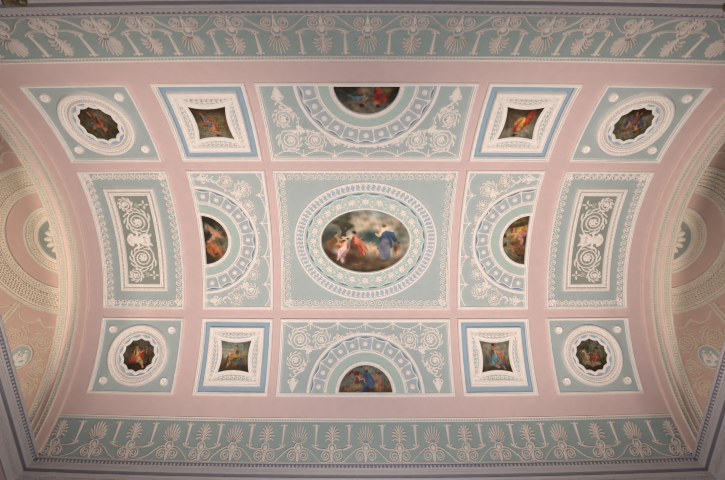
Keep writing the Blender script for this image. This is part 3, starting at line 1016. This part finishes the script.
        for i in range(5 if row else 3):
            q = .06 + i * .06 + (0 if row else .0)
            p = (.985 if row else .965) + (.02 if i % 2 else 0)
            if row:
                mb.flower(q, p, .024, 5, H0)
                mb.leaf([(q, p), (q + .02, p + .02), (q + .045, p + .015)], .01, .012, H0)
            else:
                mb.flower(q, p + .02, .022, 5, H0)
        mb.build('leaf_sprigs', M['relief'], t)
    r = .437 * k
    bd = [W(b0 + .02 + (r - .0) * math.sin(a) * .96, r * math.cos(a)) for a in np.linspace(0, PI, 90)] + [W(b0 + .02, q) for q in np.linspace(-r, r, 30)[1:-1]]
    c = W(b0 + .02, 0)
    if row:
        orient = ((sg * -1, 0), (0, -sg))          # towards the crown is up
    else:
        orient = ((0, sg), (-sg, 0))
    # centre the fan inside the half disc, but measure the picture from the base line
    cc = W(b0 + .02 + r * .4, 0)
    def artist(p):
        p.Y += .4
        n_ = art_lunette(kind)
        n_(p)
    canvas('half_round_painting', T, bd, cc, artist, orient, r, plabel, 20 + kind, H0 + .006, 50)


def round_panel(ci, ri, label, plabel, kind):
    t, T, hx, hy = panel('roundel_coffer', ci, ri, label, 'roundel panels')
    mb = MB(T); mb.sheet(-hx, -hy, hx, hy, H0); mb.build('field', M['teal_mid'], t)
    mb = MB(T); mb.rect(-hx, -hy, hx, hy, scaled(FRAME, .78)); mb.build('frame', M['white'], t)
    for sx in (-1, 1):
        for sy in (-1, 1):
            mb = MB(T)
            x, y = sx * .503, sy * .415
            mb.button(x, y, [(.066, H0), (.064, .014), (.055, .03), (.047, .026), (.042, .004), (.034, .002), (.026, .018), (.01, .026)], 20)
            mb.flower(x, y, .03, 6, .004)
            mb.build('patera', M['white'], t)
    n = 96
    def cr(nm, material, r, prof):
        m_ = MB(T); m_.sweep(ring(0, 0, r, r, n), prof, True); return m_.build(nm, material, t)
    ob = cr('roundel_ring', M['white'], .495, [(-.008, H0), (-.004, .035), (.008, .06), (.03, .068), (.05, .056), (.056, .034), (.066, .03), (.078, .034), (.084, .02), (.11, .008), (.128, .014), (.134, .04), (.15, .044), (.156, .02), (.162, .002)])
    mb = MB(T)
    for k in range(64):
        a = 2 * PI * k / 64
        mb.leaf([(.488 * math.cos(a), .488 * math.sin(a)), (.46 * math.cos(a), .46 * math.sin(a)), (.44 * math.cos(a), .44 * math.sin(a))], .014, .016, .052, tip=.45, n=3)
    mb.build('gadroon_course', M['relief'], ob)
    mb = MB(T)
    for k in range(72):
        a = 2 * PI * k / 72
        mb.strip([(.412 * math.cos(a), .412 * math.sin(a)), (.39 * math.cos(a), .39 * math.sin(a))], .008, .012, .014)
    mb.build('flute_course', M['white'], ob)
    m_ = MB(T); m_.sweep(ring(0, 0, .39, .39, n), [(-.034, .032), (-.01, .013), (.012, .013), (.024, .018)], True); m_.build('cove', M['cove'], t)
    mb = MB(T); mb.fill(ring(0, 0, .345, .345, 72), .001, (0, 0), 4); mb.build('blue_ground', M['blue'], t)
    nl = 12
    def lobe(rc, rm):
        p = []
        for k in range(nl):
            a0, a1 = 2 * PI * k / nl, 2 * PI * (k + 1) / nl
            for j in range(8):
                f_ = j / 8
                a = a0 + (a1 - a0) * f_
                p.append(((rm + (rc - rm) * (abs(2 * f_ - 1)) ** 1.6) * math.cos(a), (rm + (rc - rm) * (abs(2 * f_ - 1)) ** 1.6) * math.sin(a)))
        return np.array(p)
    A, B, C_, D_ = lobe(.332, .296), lobe(.318, .286), lobe(.285, .262), lobe(.27, .245)
    m_ = MB(T)
    P = np.vstack([np.c_[q, np.full(len(q), h)] for q, h in ((A, .001), (B, .02), (C_, .022), (D_, .004))])
    k_ = len(A)
    F = [(j * k_ + i, j * k_ + (i + 1) % k_, (j + 1) * k_ + (i + 1) % k_, (j + 1) * k_ + i) for j in range(3) for i in range(k_)]
    m_.add(P, F)
    m_.build('scalloped_frame', M['white'], t)
    up = 1 if ri == 2 else -1
    canvas('scalloped_round_painting', T, lobe(.272, .247), (0, 0), art_round(kind), ((up, 0), (0, up)), .27, plabel, 40 + kind, .005, 44)


def square_panel(ci, ri, label, plabel, kind):
    t, T, hx, hy = panel('square_coffer', ci, ri, label, 'blue-bordered square panels')
    mb = MB(T); mb.sheet(-hx, -hy, hx, hy, H0 - .012); mb.build('field', M['blue'], t)
    mb = MB(T); mb.rect(-hx, -hy, hx, hy, scaled(FRAME, 1.05)); mb.build('frame', M['white'], t)
    mb = MB(T); mb.rect(-.47, -.475, .47, .475, [(0, H0 - .012), (.002, .02), (.012, .034), (.03, .036), (.036, .026), (.058, .022), (.064, .03), (.08, .028), (.09, .006)]); mb.build('box_moulding', M['white'], t)
    mb = MB(T)
    qs = np.linspace(-.43, .43, 20)
    for e in (-1, 1):
        mb.bead_rope([(q, e * .427) for q in qs], .008, .022)
        mb.bead_rope([(e * .423, q) for q in qs], .008, .022)
    mb.build('bead_course', M['relief'], t)
    mb = MB(T); mb.sheet(-.385, -.39, .385, .39, .006); mb.build('leaf_ground', M['teal'], t)
    # concave sided frame: cusps at the corners
    def conc(c, m_):
        p = []
        for (ax, ay, bx, by) in ((-1, -1, 1, -1), (1, -1, 1, 1), (1, 1, -1, 1), (-1, 1, -1, -1)):
            for j in range(16):
                f_ = j / 16
                w = m_ + (c - m_) * (2 * f_ - 1) ** 2
                x = (ax + (bx - ax) * f_) * c if ay == by else ax * w
                y = (ay + (by - ay) * f_) * c if ax == bx else ay * w
                p.append((x, y))
        return np.array(p)
    m_ = MB(T)
    ps = [(conc(.378, .292), .006), (conc(.366, .284), .022), (conc(.345, .27), .026), (conc(.33, .262), .016), (conc(.30, .25), .016), (conc(.286, .238), .028), (conc(.268, .226), .026), (conc(.254, .218), .008)]
    P = np.vstack([np.c_[q, np.full(len(q), h)] for q, h in ps])
    k_ = 64
    m_.add(P, [(j * k_ + i, j * k_ + (i + 1) % k_, (j + 1) * k_ + (i + 1) % k_, (j + 1) * k_ + i) for j in range(len(ps) - 1) for i in range(k_)])
    m_.build('concave_frame', M['white'], t)
    for (rx, ry) in ((1, 0), (0, 1), (-1, 0), (0, -1)):
        mb = MB(T)
        Wl = lambda a, b: (rx * b - ry * a, ry * b + rx * a)
        for j in range(9):
            a = -.27 + .54 * j / 8
            room = .385 - (.292 + .086 * (a / .378) ** 2)
            sz = room * .36
            mid = .385 - room * .45
            mb.strip([Wl(a + x, mid + y) for x, y in spiral(0, 0, sz, sz * .25, 180, 1.1, 1, 12)], .0075, .012, .006)
            mb.leaf([Wl(a - .03, mid - sz * .6), Wl(a, mid - sz * .95), Wl(a + .035, mid - sz * .5)], .01, .01, .006)
        for sg in (-1, 1):
            mb.leaf([Wl(sg * .29, .352), Wl(sg * .325, .366), Wl(sg * .36, .374)], .010, .01, .006)
        mb.strip([Wl(a, .380) for a in np.linspace(-.36, .36, 8)], .006, .01, .006)
        mb.build('leaf_relief', M['relief'], t)
    up = 1 if ri == 2 else -1
    canvas('square_painting', T, conc(.258, .221), (0, 0), art_square(kind), ((up, 0), (0, up)), .25, plabel, 60 + kind, .012, 44)


def scroll_panel(ci, label):
    t, T, hx, hy = panel('scroll_coffer', ci, 1, label, 'oblong scroll panels')
    sg = -1 if ci == 0 else 1
    mb = MB(T); mb.sheet(-hx, -hy, hx, hy, H0); mb.build('field', M['teal_mid'], t)
    mb = MB(T); mb.rect(-hx, -hy, hx, hy, scaled(FRAME, .8)); mb.build('frame', M['white'], t)
    wave_border(T, hx, hy, .108, .11, .1, t, H0)
    mb = MB(T); mb.rect(-.405, -.905, .405, .905, [(0, H0), (.004, .022), (.014, .036), (.034, .038), (.042, .026), (.06, .018), (.075, .012), (.1, .014), (.106, .028), (.124, .028), (.132, .004)]); mb.build('box_moulding', M['white'], t)
    mb = MB(T)
    for i in range(74):
        q = -.87 + 1.74 * (i + .5) / 74
        mb.leaf([(.362, q - .008), (.345, q), (.328, q + .008)], .008, .01, .02, n=2)
        mb.leaf([(-.362, q - .008), (-.345, q), (-.328, q + .008)], .008, .01, .02, n=2)
        if abs(q) < .36:
            mb.leaf([(q - .008, .862), (q, .845), (q + .008, .828)], .008, .01, .02, n=2)
            mb.leaf([(q - .008, -.862), (q, -.845), (q + .008, -.828)], .008, .01, .02, n=2)
    mb.build('leaf_course', M['bead'], t)
    mb = MB(T); mb.sheet(-.275, -.775, .275, .775, .004); mb.build('green_ground', M['green'], t)
    # x towards the room's end is 'out'; ornament leans to that side and mirrors about v = 0
    for sv in (-1, 1):
        TQ = (lambda sv: lambda P: T(np.asarray(P, float) * np.array([sg, sv, 1])))(sv)
        mb = MB(TQ)
        scroll(mb, .0, .32, .235, 200, -1, lead=[(.16, .02), (.02, .05), (-.12, .12)], turns=2.2, w=.012, h=.018, h0=.004, leaves=10)
        mb.build('scroll', M['relief'], t)
        mb = MB(TQ)
        scroll(mb, .13, .62, .125, 210, -1, lead=[(.2, .42), (.1, .5)], turns=1.8, w=.0105, h=.018, h0=.004, leaves=8)
        mb.build('scroll', M['relief'], t)
        mb = MB(TQ)
        for k in range(4):
            a = PI / 2 * k
            mb.leaf([(-.175 + .012 * math.cos(a), .62 + .012 * math.sin(a)), (-.175 + .04 * math.cos(a), .62 + .04 * math.sin(a)), (-.175 + .08 * math.cos(a), .62 + .08 * math.sin(a))], .016, .016, .004)
        mb.build('cross_flower', M['relief'], t)
        mb = MB(TQ); mb.flower(-.06, .61, .05, 6, .004); mb.leaf([(-.11, .62), (-.08, .6), (-.02, .58)], .01, .012, .004); mb.build('rosette', M['bead'], t)
    mb = MB(lambda P: T(np.asarray(P, float) * np.array([sg, 1, 1])))
    mb.leaf([(.2, 0), (.08, 0), (-.06, 0)], .075, .022, .004, tip=.3)
    for s2 in (-1, 1):
        mb.leaf([(.22, 0), (.18, s2 * .06), (.12, s2 * .11)], .03, .018, .004)
        mb.leaf([(.05, 0), (-.06, s2 * .08), (-.16, s2 * .06)], .034, .02, .004)
        mb.leaf([(.0, 0), (-.12, s2 * .04), (-.2, s2 * .11)], .022, .018, .004)
        mb.leaf([(.1, s2 * .02), (.04, s2 * .1), (.1, s2 * .16)], .02, .016, .004)
    mb.button(-.12, 0, [(.05, .004), (.04, .03), (.015, .036)], 14)
    mb.build('acanthus_heart', M['relief'], t)


oval_panel()
lunette_panel(2, 0, 'wide teal panel with upside-down half-round painting, beside the upper frieze', 'half-round painting of a red-robed figure, upside down beside the upper frieze', 1, 'half_round_coffer')
lunette_panel(2, 2, 'wide teal panel with half-round painting and standing urns, above the lower frieze', 'half-round painting of embracing figures in red and blue above the lower frieze', 0, 'half_round_coffer')
lunette_panel(1, 1, 'tall teal panel with sideways half-round painting, left of the central oval panel', 'sideways half-round painting of brown-skinned bathers left of the oval painting', 2, 'half_round_coffer')
lunette_panel(3, 1, 'tall teal panel with sideways half-round painting, right of the central oval panel', 'sideways half-round painting of yellow-clad figures right of the oval painting', 3, 'half_round_coffer')
for ci, wd in ((1, 'left'), (3, 'right')):
    for ri, rw in ((0, 'upper'), (2, 'lower')):
        square_panel(ci, ri, 'square panel with sky-blue border, %s of the middle beside the %s frieze' % (wd, rw),
                     ['small square painting of a figure in grey-blue, upside down, upper left of the oval', 'small square painting of a figure in bright red and yellow, upside down, upper right', 'small square painting of a seated figure beside a dark globe, lower left', 'small square painting of a seated figure in turquoise and red, lower right'][(0 if ri == 0 else 2) + (0 if ci == 1 else 1)],
                     (0 if ri == 0 else 2) + (0 if ci == 1 else 1))
for ci, wd in ((0, 'left'), (4, 'right')):
    for ri, rw in ((0, 'upper'), (2, 'lower')):
        k = (0 if ri == 0 else 2) + (0 if ci == 0 else 1)
        round_panel(ci, ri, 'teal panel with ringed roundel and four discs in the %s %s corner of the vault' % (rw, wd),
                    ['scalloped round painting of an orange-draped figure in the upper left corner', 'scalloped round painting of two figures with blue drapery in the upper right corner', 'scalloped round painting of a figure in scarlet in the lower left corner', 'scalloped round painting of pale reclining figures in the lower right corner'][k], k)
scroll_panel(0, 'oblong teal panel with green scrollwork centre, at the left end of the vault')
scroll_panel(4, 'oblong teal panel with green scrollwork centre, at the right end of the vault')


# ------------------------------------------------------------------ palmette friezes
def frieze(sgn, label):
    T = band(sgn)
    t = thing('palmette_frieze', T(np.array([[0, .3, 0]]))[0], label, 'frieze', None, 'thing')
    mb = MB(T); mb.sheet(-HALF, -.02, HALF, .58, 0.0, step=.16); mb.build('field', M['teal_frieze'], t)
    xs_ = np.linspace(-HALF, HALF, 60)
    mb = MB(T)
    mb.sweep(np.c_[xs_, np.full(60, .556)], [(-.008, 0), (-.004, .014), (.002, .014), (.005, .006), (.025, .006), (.028, .022), (.042, .028), (.046, .02), (.048, -.004)]); mb.build('upper_moulding', M['white'], t)
    mb = MB(T)
    mb.bead_rope(np.c_[xs_, np.full(60, .571)], .0105, .005, pitch=.042)
    mb.build('bead_course', M['bead'], t)
    half = [0, .512, 1.02, 1.52, 2.015, 2.49, 2.98, 3.565, 4.125, 4.73]
    PX = [-x for x in half[:0:-1]] + half
    for k, x0 in enumerate(PX):
        flame = (k - 9) % 2 == 0
        mb = MB(T)
        if flame:
            tips = [(0, .265), (.05, .25), (.092, .212), (.12, .158), (.128, .098), (.108, .04)]
            for i, (tx, ty) in enumerate(tips):
                for s in ((0,) if i == 0 else (-1, 1)):
                    mb.leaf([(x0 + s * tx * .25, .25 + ty * .2), (x0 + s * tx * .68, .25 + ty * .56), (x0 + s * tx, .25 + ty)], .0098, .024, 0, tip=.8, n=5)
        else:
            tips = [(0, .265), (.045, .24), (.08, .2), (.104, .155), (.116, .105), (.108, .052)]
            for i, (tx, ty) in enumerate(tips):
                for s in ((0,) if i == 0 else (-1, 1)):
                    if i == 0:
                        mb.leaf([(x0, .25), (x0, .38), (x0, .52)], .0105, .022, 0, tip=.5, n=5)
                    else:
                        y0 = .25 + ty * .6
                        mb.leaf([(x0 + s * .006, y0 - .01), (x0 + s * tx * .45, y0 + .03 + ty * .1), (x0 + s * tx * .85, .25 + ty), (x0 + s * tx, .25 + ty - .012)], .0115, .022, 0, tip=.6, n=4)
            mb.leaf([(x0, .25), (x0, .33), (x0, .44)], .014, .022, 0, tip=.3)
        pm = mb.build('palmette', M['relief_frieze'], t)
        mb = MB(T)
        mb.strip(ring(x0, .2, .056, .056, 28), .0095, .018, 0, True)
        mb.fill(ring(x0, .192, .032, .036, 14), .002, None, 2, dome=.018)
        mb.leaf([(x0, .145), (x0, .07), (x0, .0)], .018, .016, 0, tip=.6)
        mb.build('heart_knop', M['relief_frieze'], pm)
        for s in (-1, 1):
            mb = MB(T)
            sp = spiral(x0 + s * .0885, .086, .074, .016, 100 if s > 0 else 80, 1.8, -s, 34)
            mb.strip(np.vstack([catmull([(x0 + s * .012, .03), (x0 + s * .014, .09), (x0 + s * .035, .145), tuple(sp[0])], 5)[:-1], sp]), .0085, .018, 0)
            kn = k + s
            if 0 <= kn < len(PX):
                gap = abs(PX[kn] - x0)
                if flame:      # long wave: from the heart over the spiral, down to the foot of the next palmette
                    a = [(.05, .195), (.12, .185), (.19, .14), (.28, .06), (gap - .16, .004), (gap - .07, .0), (gap - .02, .03)]
                    mb.strip(catmull([(x0 + s * u, v) for u, v in a], 6), .0088, .018, 0)
                else:          # arm that carries the foot of the torch stem
                    e = gap / 2
                    mb.strip(catmull([(x0 + s * .05, .185), (x0 + s * .11, .172), (x0 + s * (e - .08), .172), (x0 + s * (e - .03), .19), (x0 + s * (e - .005), .215)], 6), .0088, .018, 0)
                    mb.leaf([(x0 + s * (e - .1), .172), (x0 + s * (e - .03), .188), (x0 + s * (e + .055), .225)], .014, .018, 0, tip=.4)
            mb.build('volute', M['relief_frieze'], pm)
    for k in range(len(PX) - 1):
        x0 = (PX[k] + PX[k + 1]) / 2
        mb = MB(T)
        V, F = [], []
        prof = [(.215, .022), (.228, .02), (.238, .012), (.31, .0155), (.41, .021), (.462, .026), (.48, .02), (.49, .03), (.505, .027)]
        for (y, w) in prof:
            for o, hh in ((-1, 0), (-.6, .016), (0, .024), (.6, .016), (1, 0)):
                V.append((x0 + o * w, y, hh))
        for i in range(len(prof) - 1):
            for j in range(4):
                F.append((i * 5 + j, i * 5 + j + 1, i * 5 + 6 + j, i * 5 + 5 + j))
        mb.add(V, F)
        for s in (-1, 1):
            mb.leaf([(x0 + s * .01, .482), (x0 + s * .035, .504), (x0 + s * .058, .492)], .011, .016, 0, tip=.6)
            mb.leaf([(x0 + s * .008, .225), (x0 + s * .03, .225), (x0 + s * .045, .242)], .010, .016, 0, tip=.7)
        mb.leaf([(x0, .495), (x0, .51), (x0, .525)], .012, .014, 0)
        mb.build('torch_stem', M['relief_frieze'], t)


frieze(1, 'long teal frieze of white palmettes along the upper edge, palmettes upside down')
frieze(-1, 'long teal frieze of white palmettes along the lower edge, palmettes upright')


# ------------------------------------------------------------------ cornice, walls, floor
NSEG = 28


def foot(P):
    """follow the slight bow of the vault: shift y and height with x"""
    P = np.array(P, float)
    b = bow(P[:, 0])
    P[:, 1] += np.sign(P[:, 1]) * .021 * b * np.minimum(1, np.abs(P[:, 1]) / WALLY)
    P[:, 2] -= .034 * b
    return P


def loop(d):
    x, y = HALF + .02 - d, WALLY - d
    xs_ = np.linspace(-x, x, NSEG + 1)[:-1]
    return [(a, -y) for a in xs_] + [(x, -y)] + [(x, 0)] + [(-a, y) for a in xs_] + [(-x, y), (-x, 0)]


def course(name, material, prof, root):
    """prof: (inward offset, height above the foot of the vault) pairs, swept round the room"""
    mb = MB(foot)
    P, F = [], []
    for d, z in prof:
        L_ = loop(d)
        P += [(x, y, z + 4.548 + ZO) for x, y in L_]
    k = len(L_)
    for j in range(len(prof) - 1):
        for i in range(k):
            i2 = (i + 1) % k
            F.append((j * k + i, j * k + i2, j * k + k + i2, j * k + k + i))
    mb.add(P, F)
    return mb.build(name, material, root, smooth=False)


cn = thing('trim_cornice', (0, 0, 4.4 + ZO), 'grey-white moulded cornice running round the foot of the vault', None, None, 'structure')
course('upper_fillet', M['cornice'], [(-.06, .02), (.008, .015), (.012, .0), (.01, -.018), (-.002, -.024)], cn)
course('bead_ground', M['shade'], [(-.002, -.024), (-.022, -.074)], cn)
course('cyma_moulding', M['cornice'], [(-.022, -.074), (-.008, -.077), (-.012, -.086), (-.028, -.1), (-.03, -.118), (-.034, -.13), (-.028, -.134), (-.034, -.16), (-.044, -.164)], cn)
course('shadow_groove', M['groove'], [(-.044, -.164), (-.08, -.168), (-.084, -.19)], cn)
course('lower_moulding', M['cornice'], [(-.084, -.19), (-.07, -.194), (-.074, -.21), (-.084, -.22), (-.082, -.24), (-.076, -.27), (-.084, -.275), (-.08, -.31), (-.09, -.32), (-.1, -.37), (-.104, -.40)], cn)
mb = MB()
m2 = MB()
m3 = MB()
def side_T(axis, sg, off):
    if axis == 'y':
        return lambda P: foot(np.c_[np.asarray(P)[:, 0], sg * (WALLY - off - np.asarray(P)[:, 2]), np.asarray(P)[:, 1] + 4.548 + ZO])
    return lambda P: foot(np.c_[sg * (HALF + .02 - off - np.asarray(P)[:, 2]), np.asarray(P)[:, 0], np.asarray(P)[:, 1] + 4.548 + ZO])
for axis, sg, L in (('y', 1, HALF), ('y', -1, HALF), ('x', 1, WALLY), ('x', -1, WALLY)):
    T = side_T(axis, sg, -.014)
    n = int(2 * L / .056)
    for i in range(n):
        u = -L + 2 * L * (i + .5) / n
        mb.button(u, -.05, [(.022, -.004), (.018, .008), (.008, .012)], 8, sx=.72, sy=1.1, T=T)
    qs = np.linspace(-L, L, 60)
    m2.bead_rope(np.c_[qs, np.full(60, -.292)], .014, .0, side_T(axis, sg, -.08), pitch=.045)
    m3.bead_rope(np.c_[qs, np.full(60, -.109)], .010, .0, side_T(axis, sg, -.03), pitch=.032)
mb.build('egg_course', M['cornice'], cn)
m2.build('lower_bead_course', M['cornice'], cn)
m3.build('upper_bead_course', M['cornice'], cn)

for sg, wd in ((1, 'north'), (-1, 'south')):
    mb = MB(foot)
    xs_ = np.linspace(-HALF - .5, HALF + .5, NSEG + 1)
    k = NSEG + 1
    rows = [(WALLY + .112, 0), (WALLY + .112, 4.16 + ZO), (WALLY + .2, 4.16 + ZO), (WALLY + .2, 4.66 + ZO), (WALLY + .36, 4.66 + ZO), (WALLY + .36, 0)]
    P = [(x, sg * y, z) for y, z in rows for x in xs_]
    mb.add(P, [(r_ * k + i, r_ * k + i + 1, (r_ + 1) % 6 * k + i + 1, (r_ + 1) % 6 * k + i) for r_ in range(6) for i in range(NSEG)])
    tag(mb.build('wall_' + wd, M['wall'], smooth=False), 'pink side wall below the cornice', None, None, 'structure')
for sg, wd in ((-1, 'left'), (1, 'right')):
    # beam across the columns screen, below the cornice
    x0, x1 = HALF + .135, HALF + .46
    yy = WALLY + .03
    mb = MB()
    c = [(x0, 3.55), (x1, 3.55), (x1, 4.58), (x0, 4.58)]
    P = [(sg * a, s * yy, b + ZO) for s in (-1, 1) for a, b in c]
    k = len(c)
    mb.add(P, [(i, (i + 1) % k, k + (i + 1) % k, k + i) for i in range(k)])
    bm_ = thing('trim_beam', (sg * x0, 0, 4.0 + ZO), 'pink beam below the cornice across the %s apse opening' % wd, None, None, 'structure')
    mb.build('beam_face', M['wall'], bm_, smooth=False)
    T = lambda P: np.c_[sg * (x0 - np.asarray(P)[:, 2]), np.asarray(P)[:, 0], np.asarray(P)[:, 1] + ZO]
    for i in range(12):
        u = -2.7 + 5.4 * i / 11
        mb = MB(T); scroll(mb, u, 3.93, .13, -90, 1 if i % 2 else -1, turns=1.4, w=.02, h=.014, leaves=6); mb.build('scroll', M['lilac'], bm_)
    # curved apse wall
    n = 40
    az = np.linspace(-PI / 2 - .02, PI / 2 + .02, n)
    mb = MB()
    r = 2.99
    P = [(sg * (DX + r * math.cos(a)), r * math.sin(a), z) for z in (0, 4.62 + ZO) for a in az]
    mb.add(P, [(i, i + 1, n + i + 1, n + i) for i in range(n - 1)])
    tag(mb.build('wall_' + wd, M['wall']), 'curved pink wall of the %s apse' % wd, None, None, 'structure')
mb = MB(); mb.add([(-8.6, -3.3, 0), (8.6, -3.3, 0), (8.6, 3.3, 0), (-8.6, 3.3, 0)], [(0, 1, 2, 3)])
tag(mb.build('floor', M['floor'], smooth=False), 'dark wooden floor', None, None, 'structure')

# gilt crests reaching up from the tops of tall frames on the north wall
for x, z, wd in ((-2.87, 3.43, 'left'), (3.06, 3.53, 'right')):
    T = (lambda x, z: lambda P: np.c_[x + np.asarray(P)[:, 0], 2.76 - np.asarray(P)[:, 2], z + np.asarray(P)[:, 1] + ZO])(x, z)
    t = thing('gilt_crest', (x, 2.76, z + ZO), 'dark gilt leafy crest at the top edge, on the %s' % wd, 'ornament')
    mb = MB(T)
    for k in range(-3, 4):
        a = k * .38
        mb.leaf([(0, -.1), (.07 * math.sin(a), .0), (.1 * math.sin(a * 1.3), .08 * math.cos(a) - .01)], .02, .04, .0, tip=.7)
    mb.build('leaf_fan', M['gold'], t)
    mb = MB(T)
    for s in (-1, 1):
        mb.strip(np.vstack([catmull([(s * .3, -.3), (s * .2, -.16), (s * .13, -.09)], 5)[:-1], spiral(s * .08, -.1, .05, .015, 0 if s > 0 else 180, 1.3, s, 18)]), .018, .04)
    mb.strip([(-.34, -.3), (0, -.24), (.34, -.3)], .03, .045)
    mb.build('scroll_base', M['gold'], t)
    mb = MB(T)                                     # the board behind it, fixed to the wall
    c = [(-.36, -.46), (.36, -.46), (.36, -.3), (.2, -.16), (0, -.1), (-.2, -.16), (-.36, -.3)]
    k = len(c)
    mb.add([(a, b, hh) for hh in (.0, -.25) for a, b in c], [tuple(range(k)), tuple(range(2 * k - 1, k - 1, -1))] + [(i, (i + 1) % k, k + (i + 1) % k, k + i) for i in range(k)])
    mb.build('backing_board', M['gold'], t, smooth=False)

# ------------------------------------------------------------------ light
sc = bpy.context.scene
w = bpy.data.worlds.new('world')
sc.world = w
w.use_nodes = True
w.node_tree.nodes['Background'].inputs[0].default_value = (.8, .85, 1, 1)
w.node_tree.nodes['Background'].inputs[1].default_value = .05


def area(name, loc, target, size, power, rgb):
    l = bpy.data.lights.new(name, 'AREA')
    l.shape = 'DISK'
    l.size = size
    l.energy = power
    l.color = rgb
    o = bpy.data.objects.new(name, l)
    COL.objects.link(o)
    o.location = loc
    d = np.array(target, float) - np.array(loc, float)
    from mathutils import Vector
    o.rotation_euler = Vector(d).to_track_quat('-Z', 'Y').to_euler()
    return o


def spot(name, loc, target, radius, power, rgb, cone, blend=.8):
    l = bpy.data.lights.new(name, 'SPOT')
    l.shadow_soft_size = radius
    l.energy = power
    l.color = rgb
    l.spot_size = math.radians(cone)
    l.spot_blend = blend
    o = bpy.data.objects.new(name, l)
    COL.objects.link(o)
    o.location = loc
    from mathutils import Vector
    o.rotation_euler = Vector(np.array(target, float) - np.array(loc, float)).to_track_quat('-Z', 'Y').to_euler()
    return o


WARM = (1, .87, .77)
NEUT = (1, .965, .955)
area('central_fill', (0, -.7, 2.5), (0, -.5, 8), .8, 128, NEUT)  # unseen fill light, added for soft even light over the vault
for sx in (-1, 1):
    spot('warm_uplight', (sx * 2.9, .1, 1.0), (sx * 2.95, .1, 8), .45, 980, WARM, 70, 1.0)
spot('apse_spotlight', (-6.2, .3, 2.2), (-6.3, -.75, 7.4), .25, 600, (1, .85, .68), 62, 1.0)
spot('apse_spotlight', (6.2, -.3, 2.2), (6.3, -1.5, 7.0), .25, 270, (1, .85, .70), 62, 1.0)

# ------------------------------------------------------------------ camera
from mathutils import Matrix, Vector
cam = bpy.data.cameras.new('camera')
cam.sensor_fit = 'HORIZONTAL'
cam.sensor_width = 36
cam.lens = 377.236 / 725 * 36
co = bpy.data.objects.new('camera', cam)
COL.objects.link(co)
th, roll, yaw = 0.26366, 0.00053, 0.00162
fwd = np.array([0, -math.sin(th), math.cos(th)]); rt = np.array([1., 0, 0]); up = np.array([0, math.cos(th), math.sin(th)])
c, s = math.cos(yaw), math.sin(yaw); fwd, rt = c * fwd + s * rt, c * rt - s * fwd
c, s = math.cos(roll), math.sin(roll); rt, up = c * rt + s * up, c * up - s * rt
mtx = Matrix.Identity(4)
for i in range(3):
    mtx[i][0], mtx[i][1], mtx[i][2] = rt[i], up[i], -fwd[i]
mtx.translation = Vector((-.0614, 1.6707, ZO))
co.matrix_world = mtx
sc.camera = co
sc.view_settings.view_transform = 'Standard'
sc.view_settings.look = 'None'
sc.view_settings.exposure = -0.05
sc.cycles.filter_width = 1.1
